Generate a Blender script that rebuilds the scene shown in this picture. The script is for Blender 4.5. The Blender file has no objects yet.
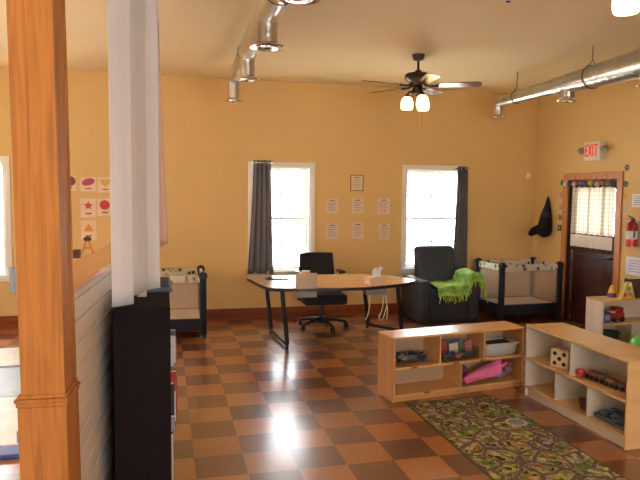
import bpy, math, random
from mathutils import Vector, Matrix
random.seed(7)
PI = math.pi
scene = bpy.context.scene
COL = scene.collection

# ------------------------------------------------------------------ camera, sky, exposure
cam_d = bpy.data.cameras.new('camera')
cam = bpy.data.objects.new('camera', cam_d)
COL.objects.link(cam)
cam_d.sensor_fit = 'HORIZONTAL'
cam_d.sensor_width = 36.0
cam_d.lens = 632.825 * 36.0 / 640.0
cam_d.clip_start = 0.05
Rr = Vector((0.9714459591, -0.2370602984, 0.0097551720))
Ru = Vector((0.0080603723, 0.0740667073, 0.9972207144))
Rf = Vector((0.2371239737, 0.9686674031, -0.0738625978))
cam.matrix_world = Matrix(((Rr.x, Ru.x, -Rf.x, 0.0), (Rr.y, Ru.y, -Rf.y, 0.0),
                           (Rr.z, Ru.z, -Rf.z, 1.75253), (0, 0, 0, 1)))
scene.camera = cam

SKY = 12.0
wd = bpy.data.worlds.new('overcast_sky')
scene.world = wd
wd.use_nodes = True
bg = wd.node_tree.nodes['Background']
bg.inputs['Color'].default_value = (0.90, 0.95, 1.0, 1)
bg.inputs['Strength'].default_value = SKY

SUN = 85.0
sl = bpy.data.lights.new('sun', 'SUN')
sl.energy = SUN
sl.angle = 0.01
sl.color = (1.0, 0.96, 0.90)
so = bpy.data.objects.new('sun', sl)
so.rotation_euler = Vector((0.62, -0.03, -0.78)).to_track_quat('-Z', 'Y').to_euler()
COL.objects.link(so)

vs = scene.view_settings
vs.view_transform = 'Standard'
vs.look = 'None'
vs.gamma = 1.0
vs.use_curve_mapping = False
vs.exposure = 0.12
scene.cycles.max_bounces = 10
scene.cycles.diffuse_bounces = 6
scene.cycles.transparent_max_bounces = 16
scene.cycles.sample_clamp_indirect = 8.0
scene.cycles.caustics_reflective = False
scene.cycles.caustics_refractive = False


def portal(loc, rot, sx, sy):
    l = bpy.data.lights.new('window_portal', 'AREA')
    l.shape = 'RECTANGLE'
    l.size, l.size_y = sx, sy
    l.cycles.is_portal = True
    o = bpy.data.objects.new('window_portal', l)
    o.location = loc
    o.rotation_euler = rot
    COL.objects.link(o)


# ------------------------------------------------------------------ materials
def lin(c):
    return tuple(((v / 255.0) / 12.92 if v <= 10 else (((v / 255.0) + 0.055) / 1.055) ** 2.4) for v in c) + (1.0,)


def mat(name, rgb, rough=0.6, metal=0.0, var=0.08, vscale=6.0, bump=0.0, bscale=60.0, spec=0.5, sheen=0.0, coat=0.0, stretch=(1, 1, 1)):
    m = bpy.data.materials.new(name)
    m.use_nodes = True
    nt = m.node_tree
    b = nt.nodes['Principled BSDF']
    b.inputs['Roughness'].default_value = rough
    b.inputs['Metallic'].default_value = metal
    b.inputs['Specular IOR Level'].default_value = spec
    b.inputs['Sheen Weight'].default_value = sheen
    b.inputs['Coat Weight'].default_value = coat
    tc = nt.nodes.new('ShaderNodeTexCoord')
    mp = nt.nodes.new('ShaderNodeMapping')
    mp.inputs['Scale'].default_value = stretch
    nt.links.new(tc.outputs['Object'], mp.inputs['Vector'])
    n = nt.nodes.new('ShaderNodeTexNoise')
    n.inputs['Scale'].default_value = vscale
    n.inputs['Detail'].default_value = 4
    nt.links.new(mp.outputs['Vector'], n.inputs['Vector'])
    c = lin(rgb)
    r = nt.nodes.new('ShaderNodeValToRGB')
    r.color_ramp.elements[0].position = 0.3
    r.color_ramp.elements[1].position = 0.7
    r.color_ramp.elements[0].color = tuple(v * (1 - var) for v in c[:3]) + (1,)
    r.color_ramp.elements[1].color = tuple(min(1, v * (1 + var)) for v in c[:3]) + (1,)
    nt.links.new(n.outputs['Fac'], r.inputs['Fac'])
    nt.links.new(r.outputs['Color'], b.inputs['Base Color'])
    if bump > 0:
        n2 = nt.nodes.new('ShaderNodeTexNoise')
        n2.inputs['Scale'].default_value = bscale
        nt.links.new(mp.outputs['Vector'], n2.inputs['Vector'])
        bp = nt.nodes.new('ShaderNodeBump')
        bp.inputs['Strength'].default_value = bump
        bp.inputs['Distance'].default_value = 0.01
        nt.links.new(n2.outputs['Fac'], bp.inputs['Height'])
        nt.links.new(bp.outputs['Normal'], b.inputs['Normal'])
    return m


def wood(name, rgb, dark, axis=2, rough=0.4, scale=18.0, var=1.0, coat=0.0):
    """straight grained wood: noise stretched along one axis"""
    m = mat(name, rgb, rough=rough, coat=coat)
    nt = m.node_tree
    r = [n for n in nt.nodes if n.type == 'VALTORGB'][0]
    mp = [n for n in nt.nodes if n.type == 'MAPPING'][0]
    n = [n for n in nt.nodes if n.type == 'TEX_NOISE'][0]
    s = [scale, scale, scale]
    s[axis] = scale * 0.05
    mp.inputs['Scale'].default_value = s
    n.inputs['Scale'].default_value = 1.0
    n.inputs['Detail'].default_value = 5
    n.inputs['Distortion'].default_value = 0.6
    r.color_ramp.elements[0].color = lin(dark)
    r.color_ramp.elements[1].color = lin(rgb)
    r.color_ramp.elements[0].position = 0.25
    r.color_ramp.elements[1].position = 0.6
    return m


def emit(name, rgb, strength, base=None):
    m = mat(name, base or rgb, rough=0.35)
    b = m.node_tree.nodes['Principled BSDF']
    b.inputs['Emission Color'].default_value = lin(rgb)
    b.inputs['Emission Strength'].default_value = strength
    return m


def glassy(name, tint=(1, 1, 1), fac=0.06, rough=0.02):
    m = bpy.data.materials.new(name)
    m.use_nodes = True
    nt = m.node_tree
    nt.nodes.clear()
    o = nt.nodes.new('ShaderNodeOutputMaterial')
    mx = nt.nodes.new('ShaderNodeMixShader')
    t = nt.nodes.new('ShaderNodeBsdfTransparent')
    g = nt.nodes.new('ShaderNodeBsdfGlossy')
    t.inputs['Color'].default_value = tint + (1,)
    g.inputs['Roughness'].default_value = rough
    mx.inputs['Fac'].default_value = fac
    nt.links.new(t.outputs[0], mx.inputs[1])
    nt.links.new(g.outputs[0], mx.inputs[2])
    nt.links.new(mx.outputs[0], o.inputs['Surface'])
    return m


def cloth(name, rgb, transl=0.4, transp=0.0, rough=0.9, grid=None):
    """woven cloth that lets some light through; grid = (cell metres, line rgb) for a checked weave"""
    m = bpy.data.materials.new(name)
    m.use_nodes = True
    nt = m.node_tree
    nt.nodes.clear()
    o = nt.nodes.new('ShaderNodeOutputMaterial')
    d = nt.nodes.new('ShaderNodeBsdfDiffuse')
    t = nt.nodes.new('ShaderNodeBsdfTranslucent')
    mx = nt.nodes.new('ShaderNodeMixShader')
    mx.inputs['Fac'].default_value = transl
    d.inputs['Color'].default_value = lin(rgb)
    t.inputs['Color'].default_value = lin(rgb)
    nt.links.new(d.outputs[0], mx.inputs[1])
    nt.links.new(t.outputs[0], mx.inputs[2])
    last = mx
    if transp > 0:
        tr = nt.nodes.new('ShaderNodeBsdfTransparent')
        m2 = nt.nodes.new('ShaderNodeMixShader')
        m2.inputs['Fac'].default_value = transp
        nt.links.new(mx.outputs[0], m2.inputs[1])
        nt.links.new(tr.outputs[0], m2.inputs[2])
        last = m2
    if grid:
        tc = nt.nodes.new('ShaderNodeTexCoord')
        br = nt.nodes.new('ShaderNodeTexBrick')
        br.offset = 0.0
        br.inputs['Scale'].default_value = 1.0
        br.inputs['Brick Width'].default_value = grid[0]
        br.inputs['Row Height'].default_value = grid[0]
        br.inputs['Mortar Size'].default_value = grid[0] * 0.06
        br.inputs['Color1'].default_value = lin(rgb)
        br.inputs['Color2'].default_value = lin(rgb)
        br.inputs['Mortar'].default_value = lin(grid[1])
        mp = nt.nodes.new('ShaderNodeMapping')
        mp.inputs['Rotation'].default_value = (0, PI / 2, PI / 2)
        sx = nt.nodes.new('ShaderNodeSeparateXYZ')
        cx = nt.nodes.new('ShaderNodeCombineXYZ')
        nt.links.new(tc.outputs['Object'], sx.inputs[0])
        nt.links.new(sx.outputs['Y'], cx.inputs['X'])
        nt.links.new(sx.outputs['Z'], cx.inputs['Y'])
        nt.links.new(cx.outputs[0], br.inputs['Vector'])
        nt.links.new(br.outputs['Color'], d.inputs['Color'])
        nt.links.new(br.outputs['Color'], t.inputs['Color'])
    nt.links.new(last.outputs[0], o.inputs['Surface'])
    return m


def floor_material():
    m = bpy.data.materials.new('checker_floor_tile')
    m.use_nodes = True
    nt = m.node_tree
    N, L = nt.nodes, nt.links
    b = N['Principled BSDF']
    tc = N.new('ShaderNodeTexCoord')
    mp = N.new('ShaderNodeMapping')
    T = 0.32
    mp.inputs['Location'].default_value = (-0.1716 / T, -5.1036 / T, 0.5)
    mp.inputs['Scale'].default_value = (1 / T, 1 / T, 0)
    L.new(tc.outputs['Object'], mp.inputs['Vector'])
    ck = N.new('ShaderNodeTexChecker')
    ck.inputs['Scale'].default_value = 1.0
    ck.inputs['Color1'].default_value = lin(FLOOR_LIGHT)
    ck.inputs['Color2'].default_value = lin(FLOOR_DARK)
    L.new(mp.outputs['Vector'], ck.inputs['Vector'])
    fl = N.new('ShaderNodeVectorMath')
    fl.operation = 'FLOOR'
    L.new(mp.outputs['Vector'], fl.inputs[0])
    wn = N.new('ShaderNodeTexWhiteNoise')
    L.new(fl.outputs[0], wn.inputs['Vector'])
    ns = N.new('ShaderNodeTexNoise')
    ns.inputs['Scale'].default_value = 14
    ns.inputs['Detail'].default_value = 6
    L.new(tc.outputs['Object'], ns.inputs['Vector'])
    ad = N.new('ShaderNodeMath')
    ad.operation = 'ADD'
    L.new(wn.outputs['Value'], ad.inputs[0])
    L.new(ns.outputs['Fac'], ad.inputs[1])
    mr = N.new('ShaderNodeMapRange')
    mr.inputs['From Min'].default_value = 0.2
    mr.inputs['From Max'].default_value = 1.8
    mr.inputs['To Min'].default_value = 0.82
    mr.inputs['To Max'].default_value = 1.18
    L.new(ad.outputs[0], mr.inputs['Value'])
    hs = N.new('ShaderNodeHueSaturation')
    L.new(mr.outputs[0], hs.inputs['Value'])
    L.new(ck.outputs['Color'], hs.inputs['Color'])
    L.new(hs.outputs['Color'], b.inputs['Base Color'])
    b.inputs['Roughness'].default_value = 0.34
    b.inputs['Specular IOR Level'].default_value = 0.6
    b.inputs['Coat Weight'].default_value = 1.0
    b.inputs['Coat Roughness'].default_value = 0.19
    n2 = N.new('ShaderNodeTexNoise')
    n2.inputs['Scale'].default_value = 16
    n2.inputs['Detail'].default_value = 3
    L.new(tc.outputs['Object'], n2.inputs['Vector'])
    bp = N.new('ShaderNodeBump')
    bp.inputs['Strength'].default_value = 0.10
    bp.inputs['Distance'].default_value = 0.004
    L.new(n2.outputs['Fac'], bp.inputs['Height'])
    L.new(bp.outputs['Normal'], b.inputs['Normal'])
    return m


def rug_material():
    """printed street map play rug: green and yellow blocks, mauve brown roads with pale kerbs, small red and blue plots"""
    m = bpy.data.materials.new('street_map_rug')
    m.use_nodes = True
    nt = m.node_tree
    N, L = nt.nodes, nt.links
    b = N['Principled BSDF']
    b.inputs['Roughness'].default_value = 0.95
    b.inputs['Specular IOR Level'].default_value = 0.1
    tc = N.new('ShaderNodeTexCoord')
    ns = N.new('ShaderNodeTexNoise')
    ns.inputs['Scale'].default_value = 5.0
    L.new(tc.outputs['Object'], ns.inputs['Vector'])
    mxv = N.new('ShaderNodeMix')
    mxv.data_type = 'VECTOR'
    mxv.inputs['Factor'].default_value = 0.12
    L.new(tc.outputs['Object'], mxv.inputs[4])
    L.new(ns.outputs['Color'], mxv.inputs[5])
    v1 = N.new('ShaderNodeTexVoronoi')
    v1.inputs['Scale'].default_value = 30
    L.new(mxv.outputs[1], v1.inputs['Vector'])
    sp = N.new('ShaderNodeSeparateColor')
    L.new(v1.outputs['Color'], sp.inputs[0])
    r = N.new('ShaderNodeValToRGB')
    r.color_ramp.interpolation = 'CONSTANT'
    cols = [(0.0, (88, 104, 44)), (0.16, (160, 160, 66)), (0.30, (70, 66, 44)), (0.40, (184, 176, 84)),
            (0.53, (118, 134, 58)), (0.66, (142, 120, 84)), (0.75, (170, 84, 50)), (0.81, (92, 116, 62)),
            (0.90, (188, 176, 146)), (0.95, (120, 140, 150))]
    el = r.color_ramp.elements
    el[0].position, el[0].color = cols[0][0], lin(cols[0][1])
    el[1].position, el[1].color = cols[1][0], lin(cols[1][1])
    for p, c in cols[2:]:
        e = el.new(p)
        e.color = lin(c)
    L.new(sp.outputs[0], r.inputs['Fac'])
    v2 = N.new('ShaderNodeTexVoronoi')
    v2.feature = 'DISTANCE_TO_EDGE'
    v2.inputs['Scale'].default_value = 6.5
    L.new(mxv.outputs[1], v2.inputs['Vector'])
    rr = N.new('ShaderNodeValToRGB')
    rr.color_ramp.interpolation = 'CONSTANT'
    e = rr.color_ramp.elements
    e[0].position, e[0].color = 0.0, (1, 1, 1, 1)
    e[1].position, e[1].color = 0.105, (0, 0, 0, 1)
    L.new(v2.outputs['Distance'], rr.inputs['Fac'])
    rc = N.new('ShaderNodeValToRGB')
    rc.color_ramp.interpolation = 'CONSTANT'
    e = rc.color_ramp.elements
    e[0].position, e[0].color = 0.0, lin((108, 92, 86))
    e[1].position, e[1].color = 0.078, lin((176, 158, 132))
    L.new(v2.outputs['Distance'], rc.inputs['Fac'])
    mx = N.new('ShaderNodeMix')
    mx.data_type = 'RGBA'
    L.new(rr.outputs['Color'], mx.inputs[0])
    L.new(r.outputs['Color'], mx.inputs[6])
    L.new(rc.outputs['Color'], mx.inputs[7])
    v3 = N.new('ShaderNodeTexVoronoi')
    v3.inputs['Scale'].default_value = 60
    L.new(tc.outputs['Object'], v3.inputs['Vector'])
    s3 = N.new('ShaderNodeSeparateColor')
    L.new(v3.outputs['Color'], s3.inputs[0])
    mr = N.new('ShaderNodeMapRange')
    mr.inputs['To Min'].default_value = 0.7
    mr.inputs['To Max'].default_value = 1.35
    L.new(s3.outputs[1], mr.inputs['Value'])
    hs = N.new('ShaderNodeHueSaturation')
    hs.inputs['Saturation'].default_value = 0.82
    L.new(mr.outputs[0], hs.inputs['Value'])
    L.new(mx.outputs[2], hs.inputs['Color'])
    L.new(hs.outputs['Color'], b.inputs['Base Color'])
    return m


def pattern_band(name, base, dark, scale=18):
    m = mat(name, base, rough=0.8)
    nt = m.node_tree
    b = nt.nodes['Principled BSDF']
    v = nt.nodes.new('ShaderNodeTexVoronoi')
    v.inputs['Scale'].default_value = scale
    mp = [n for n in nt.nodes if n.type == 'MAPPING'][0]
    nt.links.new(mp.outputs['Vector'], v.inputs['Vector'])
    r = nt.nodes.new('ShaderNodeValToRGB')
    r.color_ramp.interpolation = 'CONSTANT'
    e = r.color_ramp.elements
    e[0].position, e[0].color = 0.0, lin(dark)
    e[1].position, e[1].color = 0.42, lin(base)
    x = e.new(0.26)
    x.color = lin(base)
    x = e.new(0.33)
    x.color = lin(tuple((a + c) // 2 for a, c in zip(base, dark)))
    nt.links.new(v.outputs['Distance'], r.inputs['Fac'])
    nt.links.new(r.outputs['Color'], b.inputs['Base Color'])
    return m


FLOOR_LIGHT = (166, 107, 62)
FLOOR_DARK = (106, 60, 43)
M = {}
M['wall'] = mat('mustard_wall_paint', (221, 186, 122), rough=0.75, var=0.025, vscale=1.2, bump=0.04, bscale=90)
M['ceiling'] = mat('tan_ceiling_paint', (246, 228, 184), rough=0.8, var=0.02, vscale=1.0)
M['floor'] = floor_material()
M['baseboard'] = wood('baseboard_wood', (138, 72, 32), (104, 50, 22), axis=0, rough=0.55)
M['baseboard'].node_tree.nodes['Principled BSDF'].inputs['Specular IOR Level'].default_value = 0.25
M['oak'] = wood('oak_column', (188, 126, 62), (152, 96, 44), axis=2, rough=0.6, scale=40)
M['oak'].node_tree.nodes['Principled BSDF'].inputs['Specular IOR Level'].default_value = 0.25
M['oak_dark'] = wood('oak_column_side', (150, 84, 44), (124, 64, 32), axis=2, rough=0.42, scale=26)
M['shiplap'] = mat('shiplap_paint', (238, 228, 216), rough=0.5, var=0.03)
M['cap'] = wood('partition_cap', (226, 180, 128), (208, 158, 104), axis=1, rough=0.4)
M['white_frame'] = mat('white_window_vinyl', (236, 232, 222), rough=0.4, var=0.02)
M['muntin'] = mat('muntin_grey_white', (226, 228, 228), rough=0.4, var=0.02)
M['glass'] = glassy('window_glass')
M['charcoal_cloth'] = cloth('charcoal_curtain_cloth', (124, 121, 121), transl=0.25)
M['white_cloth'] = cloth('white_drape_cloth', (240, 242, 248), transl=0.10)
M['beige_cloth'] = cloth('pinkish_beige_drape_cloth', (242, 220, 208), transl=0.3)
M['steel'] = mat('galvanised_steel', (196, 194, 188), rough=0.28, metal=1.0, var=0.12, vscale=9)
M['chrome'] = mat('chrome_rim', (225, 222, 214), rough=0.14, metal=1.0, var=0.03)
M['black_grille'] = mat('diffuser_throat', (34, 32, 30), rough=0.6)
M['bronze'] = mat('dark_bronze', (44, 32, 26), rough=0.35, metal=0.6)
M['blade'] = wood('fan_blade_walnut', (120, 74, 44), (92, 54, 30), axis=0, rough=0.22, scale=30)
M['lamp_glass'] = emit('lit_frosted_glass', (255, 226, 168), 4.5, base=(250, 240, 220))
M['chain'] = mat('brass_chain', (206, 170, 104), rough=0.3, metal=1.0)
M['desk_top'] = wood('maple_laminate', (222, 176, 126), (206, 158, 106), axis=0, rough=0.22, scale=14)
M['black_edge'] = mat('black_edge_band', (30, 26, 26), rough=0.4)
M['black_metal'] = mat('black_metal', (24, 24, 26), rough=0.4, metal=0.3)
M['black_plastic'] = mat('black_plastic', (26, 26, 27), rough=0.45)
M['black_fabric'] = mat('black_fabric', (30, 31, 32), rough=0.9, bump=0.2, bscale=200)
M['recliner'] = mat('charcoal_leatherette', (46, 53, 64), rough=0.55, var=0.1, bump=0.1, bscale=120)
M['seat_blue'] = mat('slate_blue_cushion', (58, 66, 92), rough=0.7, bump=0.1, bscale=120)
M['maple'] = wood('maple_shelf', (224, 176, 114), (210, 158, 96), axis=0, rough=0.32, scale=14)
M['maple_pale'] = wood('pale_maple_shelf', (226, 190, 134), (214, 174, 116), axis=1, rough=0.32, scale=14)
M['maple_side'] = wood('maple_side', (208, 158, 100), (192, 140, 84), axis=2, rough=0.35, scale=14)
M['back_panel'] = mat('cream_back_panel', (192, 164, 128), rough=0.5, var=0.03)
M['melamine'] = mat('cream_melamine', (216, 208, 188), rough=0.45, var=0.03)
M['white_panel'] = wood('whitewashed_panel', (226, 214, 200), (208, 194, 178), axis=2, rough=0.45, scale=16)
M['rug'] = rug_material()
M['rug_edge'] = mat('rug_binding', (74, 96, 44), rough=0.95)
M['rug_pond'] = mat('printed_blue_pond', (128, 146, 172), rough=0.95)
M['rug_ring'] = mat('printed_pale_ring', (196, 188, 160), rough=0.95)
M['navy'] = mat('navy_fabric', (22, 24, 34), rough=0.8)
M['band'] = pattern_band('playpen_trim', (206, 200, 180), (44, 36, 34), 13)
M['mesh'] = cloth('playpen_mesh', (230, 212, 192), transl=0.35, transp=0.72)
M['mattress'] = mat('playpen_mattress', (196, 184, 164), rough=0.8)
M['paper'] = mat('cream_paper', (228, 206, 180), rough=0.8, var=0.03)
M['white_paper'] = mat('white_paper', (240, 238, 236), rough=0.8, var=0.02)
M['ink'] = mat('printed_ink', (70, 60, 56), rough=0.8)
M['ink_pale'] = mat('pale_printed_line', (176, 156, 134), rough=0.8)
M['dark_cabinet'] = mat('espresso_laminate', (24, 17, 18), rough=0.75, var=0.1, spec=0.15)
M['door'] = wood('dark_mahogany_door', (66, 34, 26), (44, 22, 18), axis=2, rough=0.3)
M['casing'] = wood('oak_door_casing', (196, 128, 62), (172, 106, 48), axis=2, rough=0.4)
M['door_cloth'] = cloth('checked_door_curtain', (226, 218, 200), transl=0.16, transp=0.0, grid=(0.055, (184, 166, 142)))
M['door_cloth2'] = cloth('plain_door_curtain', (236, 228, 214), transl=0.1)
M['dark_lace'] = cloth('brown_curtain_hem', (96, 76, 62), transl=0.2)
M['sign_white'] = mat('sign_housing', (232, 226, 206), rough=0.4)
M['sign_red'] = emit('lit_red_letters', (255, 64, 72), 0.25, base=(220, 40, 48))
M['grey_plastic'] = mat('grey_plastic', (150, 146, 138), rough=0.4)
M['beige_plastic'] = mat('beige_plastic', (224, 206, 170), rough=0.45)
M['extinguisher'] = mat('extinguisher_red', (178, 24, 30), rough=0.25)
M['black_hat'] = mat('black_felt', (16, 15, 18), rough=0.95)
M['violet'] = mat('violet_band', (42, 30, 54), rough=0.8)
M['green_cloth'] = mat('lime_blanket', (152, 204, 76), rough=0.95, var=0.4, vscale=9, bump=0.4, bscale=70)
_r = [n for n in M['green_cloth'].node_tree.nodes if n.type == 'VALTORGB'][0]
_r.color_ramp.elements[0].color = lin((92, 160, 62))
_r.color_ramp.elements[1].color = lin((190, 220, 118))
M['green_fringe'] = mat('lime_fringe', (168, 208, 84), rough=0.95, var=0.2)
M['ball'] = mat('lime_green_plastic', (96, 196, 60), rough=0.35)
M['grey_bin'] = mat('grey_white_bin', (200, 200, 196), rough=0.5)
M['pink'] = mat('hot_pink_cloth', (236, 120, 172), rough=0.85, var=0.1, bump=0.3, bscale=40)
M['magenta'] = mat('magenta_cloth', (140, 60, 110), rough=0.85)
M['mauve'] = mat('grey_mauve_plush', (150, 124, 132), rough=0.9)
M['outside'] = mat('pale_pavement', (205, 205, 200), rough=0.9)


def colour(name, rgb, rough=0.55):
    if name not in M:
        M[name] = mat(name, rgb, rough=rough)
    return M[name]


# ------------------------------------------------------------------ geometry helpers
class MB:
    def __init__(s):
        s.v, s.f, s.m = [], [], []
        s.cur = 0

    def add(s, vs, fs):
        o = len(s.v)
        s.v += [tuple(v) for v in vs]
        s.f += [tuple(i + o for i in f) for f in fs]
        s.m += [s.cur] * len(fs)
        return s

    def box(s, c, d, rz=0.0, rx=0.0, ry=0.0):
        x, y, z = d[0] / 2, d[1] / 2, d[2] / 2
        R = Matrix.Rotation(rz, 3, 'Z') @ Matrix.Rotation(ry, 3, 'Y') @ Matrix.Rotation(rx, 3, 'X')
        c = Vector(c)
        vs = [c + R @ Vector(p) for p in ((-x, -y, -z), (x, -y, -z), (x, y, -z), (-x, y, -z), (-x, -y, z), (x, -y, z), (x, y, z), (-x, y, z))]
        return s.add(vs, [(0, 3, 2, 1), (4, 5, 6, 7), (0, 1, 5, 4), (1, 2, 6, 5), (2, 3, 7, 6), (3, 0, 4, 7)])

    def bb(s, x0, x1, y0, y1, z0, z1):
        return s.box(((x0 + x1) / 2, (y0 + y1) / 2, (z0 + z1) / 2), (abs(x1 - x0), abs(y1 - y0), abs(z1 - z0)))

    def prism(s, poly, z0, z1):
        n = len(poly)
        vs = [(p[0], p[1], z0) for p in poly] + [(p[0], p[1], z1) for p in poly]
        fs = [tuple(range(n - 1, -1, -1)), tuple(range(n, 2 * n))]
        fs += [(i, (i + 1) % n, n + (i + 1) % n, n + i) for i in range(n)]
        return s.add(vs, fs)

    def tube(s, pts, r, n=10, cap=True):
        pts = [Vector(p) for p in pts]
        rs = r if isinstance(r, (list, tuple)) else [r] * len(pts)
        up = Vector((0, 0, 1))
        vs, fs = [], []
        a = None
        for i, p in enumerate(pts):
            t = (pts[min(i + 1, len(pts) - 1)] - pts[max(i - 1, 0)])
            t = t.normalized() if t.length > 1e-9 else Vector((0, 0, 1))
            if a is None:
                a = t.cross(up if abs(t.z) < 0.9 else Vector((1, 0, 0))).normalized()
            else:
                a = (a - t * a.dot(t)).normalized()
            b = t.cross(a)
            for k in range(n):
                w = 2 * PI * k / n
                vs.append(p + (a * math.cos(w) + b * math.sin(w)) * rs[i])
        for i in range(len(pts) - 1):
            for k in range(n):
                k2 = (k + 1) % n
                fs.append((i * n + k, i * n + k2, (i + 1) * n + k2, (i + 1) * n + k))
        if cap:
            fs.append(tuple(range(n - 1, -1, -1)))
            fs.append(tuple((len(pts) - 1) * n + k for k in range(n)))
        return s.add(vs, fs)

    def lathe(s, prof, c=(0, 0, 0), n=20, axis='Z'):
        vs, fs = [], []
        for (r, h) in prof:
            for k in range(n):
                w = 2 * PI * k / n
                p = (r * math.cos(w), r * math.sin(w), h)
                if axis == 'X':
                    p = (p[2], p[0], p[1])
                if axis == 'Y':
                    p = (p[0], p[2], p[1])
                vs.append((c[0] + p[0], c[1] + p[1], c[2] + p[2]))
        for i in range(len(prof) - 1):
            for k in range(n):
                k2 = (k + 1) % n
                fs.append((i * n + k, i * n + k2, (i + 1) * n + k2, (i + 1) * n + k))
        if prof[0][0] > 1e-6:
            fs.append(tuple(range(n - 1, -1, -1)))
        if prof[-1][0] > 1e-6:
            fs.append(tuple((len(prof) - 1) * n + k for k in range(n)))
        return s.add(vs, fs)

    def grid(s, fn, nu, nv):
        vs = [fn(i / nu, j / nv) for j in range(nv + 1) for i in range(nu + 1)]
        w = nu + 1
        fs = [(j * w + i, j * w + i + 1, (j + 1) * w + i + 1, (j + 1) * w + i) for j in range(nv) for i in range(nu)]
        return s.add(vs, fs)

    def blob(s, c, d, n=12, m=8, amp=0.0, seed=0):
        rnd = random.Random(seed)
        ph = [rnd.uniform(0, 6) for _ in range(4)]
        vs, fs = [], []
        for j in range(m + 1):
            th = PI * j / m
            for k in range(n):
                w = 2 * PI * k / n
                q = 1 + amp * (math.sin(3 * w + ph[0] + 2 * th) + math.sin(5 * th + ph[1] + w)) * math.sin(th)
                vs.append((c[0] + d[0] / 2 * q * math.sin(th) * math.cos(w), c[1] + d[1] / 2 * q * math.sin(th) * math.sin(w), c[2] - d[2] / 2 * math.cos(th)))
        for j in range(m):
            for k in range(n):
                k2 = (k + 1) % n
                fs.append((j * n + k, j * n + k2, (j + 1) * n + k2, (j + 1) * n + k))
        return s.add(vs, fs)

    def build(s, name, material, parent=None, loc=(0, 0, 0), rz=0.0, bevel=0.0, smooth=True, thick=0.0, seg=2, sub=0):
        me = bpy.data.meshes.new(name)
        me.from_pydata(s.v, [], s.f)
        me.update()
        for mm in (material if isinstance(material, (list, tuple)) else [material]):
            me.materials.append(mm)
        if isinstance(material, (list, tuple)):
            me.polygons.foreach_set('material_index', s.m)
        if smooth:
            me.polygons.foreach_set('use_smooth', [True] * len(me.polygons))
            try:
                me.set_sharp_from_angle(angle=math.radians(38))
            except Exception:
                pass
        o = bpy.data.objects.new(name, me)
        COL.objects.link(o)
        o.location = loc
        o.rotation_euler = (0, 0, rz)
        if parent is not None:
            o.parent = parent
        if thick > 0:
            md = o.modifiers.new('solid', 'SOLIDIFY')
            md.thickness = thick
            md.offset = 0
        if bevel > 0:
            md = o.modifiers.new('bevel', 'BEVEL')
            md.width = bevel
            md.segments = seg
            md.limit_method = 'ANGLE'
        if sub:
            md = o.modifiers.new('sub', 'SUBSURF')
            md.levels = md.render_levels = sub
        return o


def tag(o, label, cat, group=None, kind=None):
    o['label'] = label
    o['category'] = cat
    if group:
        o['group'] = group
    if kind:
        o['kind'] = kind
    return o


def thing(name, label, cat, loc=(0, 0, 0), rz=0.0, group=None):
    o = bpy.data.objects.new(name, None)
    o.empty_display_size = 0.1
    COL.objects.link(o)
    o.location = loc
    o.rotation_euler = (0, 0, rz)
    return tag(o, label, cat, group)


def struct(o):
    o['kind'] = 'structure'
    return o


def sstruct(name, loc=(0, 0, 0), rz=0.0):
    o = bpy.data.objects.new(name, None)
    COL.objects.link(o)
    o.location = loc
    o.rotation_euler = (0, 0, rz)
    o['kind'] = 'structure'
    return o


def copy_tree(o, parent=None):
    c = o.copy()
    COL.objects.link(c)
    if parent is not None:
        c.parent = parent
    for ch in list(o.children):
        copy_tree(ch, c)
    return c


# ------------------------------------------------------------------ the room
XL, XR, YF, YB, H = -4.2, 5.5, -3.6, 8.66, 3.2736
WT = 0.16


def wall_mesh(name, axis, at, lo, hi, holes, out):
    """wall slab with rectangular holes (u0,u1,z0,z1); axis = direction it runs in; out = side its thickness goes to"""
    us = sorted({lo, hi} | {h[0] for h in holes} | {h[1] for h in holes})
    zs = sorted({0.0, H} | {h[2] for h in holes} | {h[3] for h in holes})
    b = MB()
    for i in range(len(us) - 1):
        for j in range(len(zs) - 1):
            uc, zc = (us[i] + us[i + 1]) / 2, (zs[j] + zs[j + 1]) / 2
            if any(h[0] < uc < h[1] and h[2] < zc < h[3] for h in holes):
                continue
            a0, a1 = sorted((at, at + out * WT))
            if axis == 'X':
                b.bb(us[i], us[i + 1], a0, a1, zs[j], zs[j + 1])
            else:
                b.bb(a0, a1, us[i], us[i + 1], zs[j], zs[j + 1])
    return struct(b.build(name, M['wall'], smooth=False))


WZ0, WZ1 = 0.665, 2.11
back_windows = [(1.165, 1.975), (3.40, 4.30), (-2.76, -1.95)]
wall_mesh('wall_back', 'X', YB, XL - WT, XR + WT, [(a, b, WZ0, WZ1) for a, b in back_windows], 1)
door_hole = (6.83, 7.83, 0.0, 1.97)
wall_mesh('wall_right', 'Y', XR, YF, YB, [door_hole], 1)
unseen_left_windows = [(-0.6, 0.2), (2.6, 3.2), (5.3, 6.3)]  # out of view; added and sized for the light they let in
wall_mesh('wall_left', 'Y', XL, YF, YB, [(a, b, 0.7, 2.5) for a, b in unseen_left_windows], -1)
unseen_front_windows = [(-1.9, -0.7), (0.4, 3.2)]  # behind the camera, unseen; openings added and widened to light the room
wall_mesh('wall_front', 'X', YF, XL - WT, XR + WT, [(a, b, 0.7, 2.6) for a, b in unseen_front_windows], -1)
struct(MB().bb(XL - WT, XR + WT, YF - WT, YB + WT, -0.1, 0.0).build('floor', M['floor'], smooth=False))
struct(MB().bb(XL - WT, XR + WT, YF - WT, YB + WT, H, H + 0.12).build('ceiling', M['ceiling'], smooth=False))
og = MB().bb(-40, 40, -40, 40, -0.35, -0.3).build('ground_outside', M['outside'], smooth=False)
struct(og)

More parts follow.
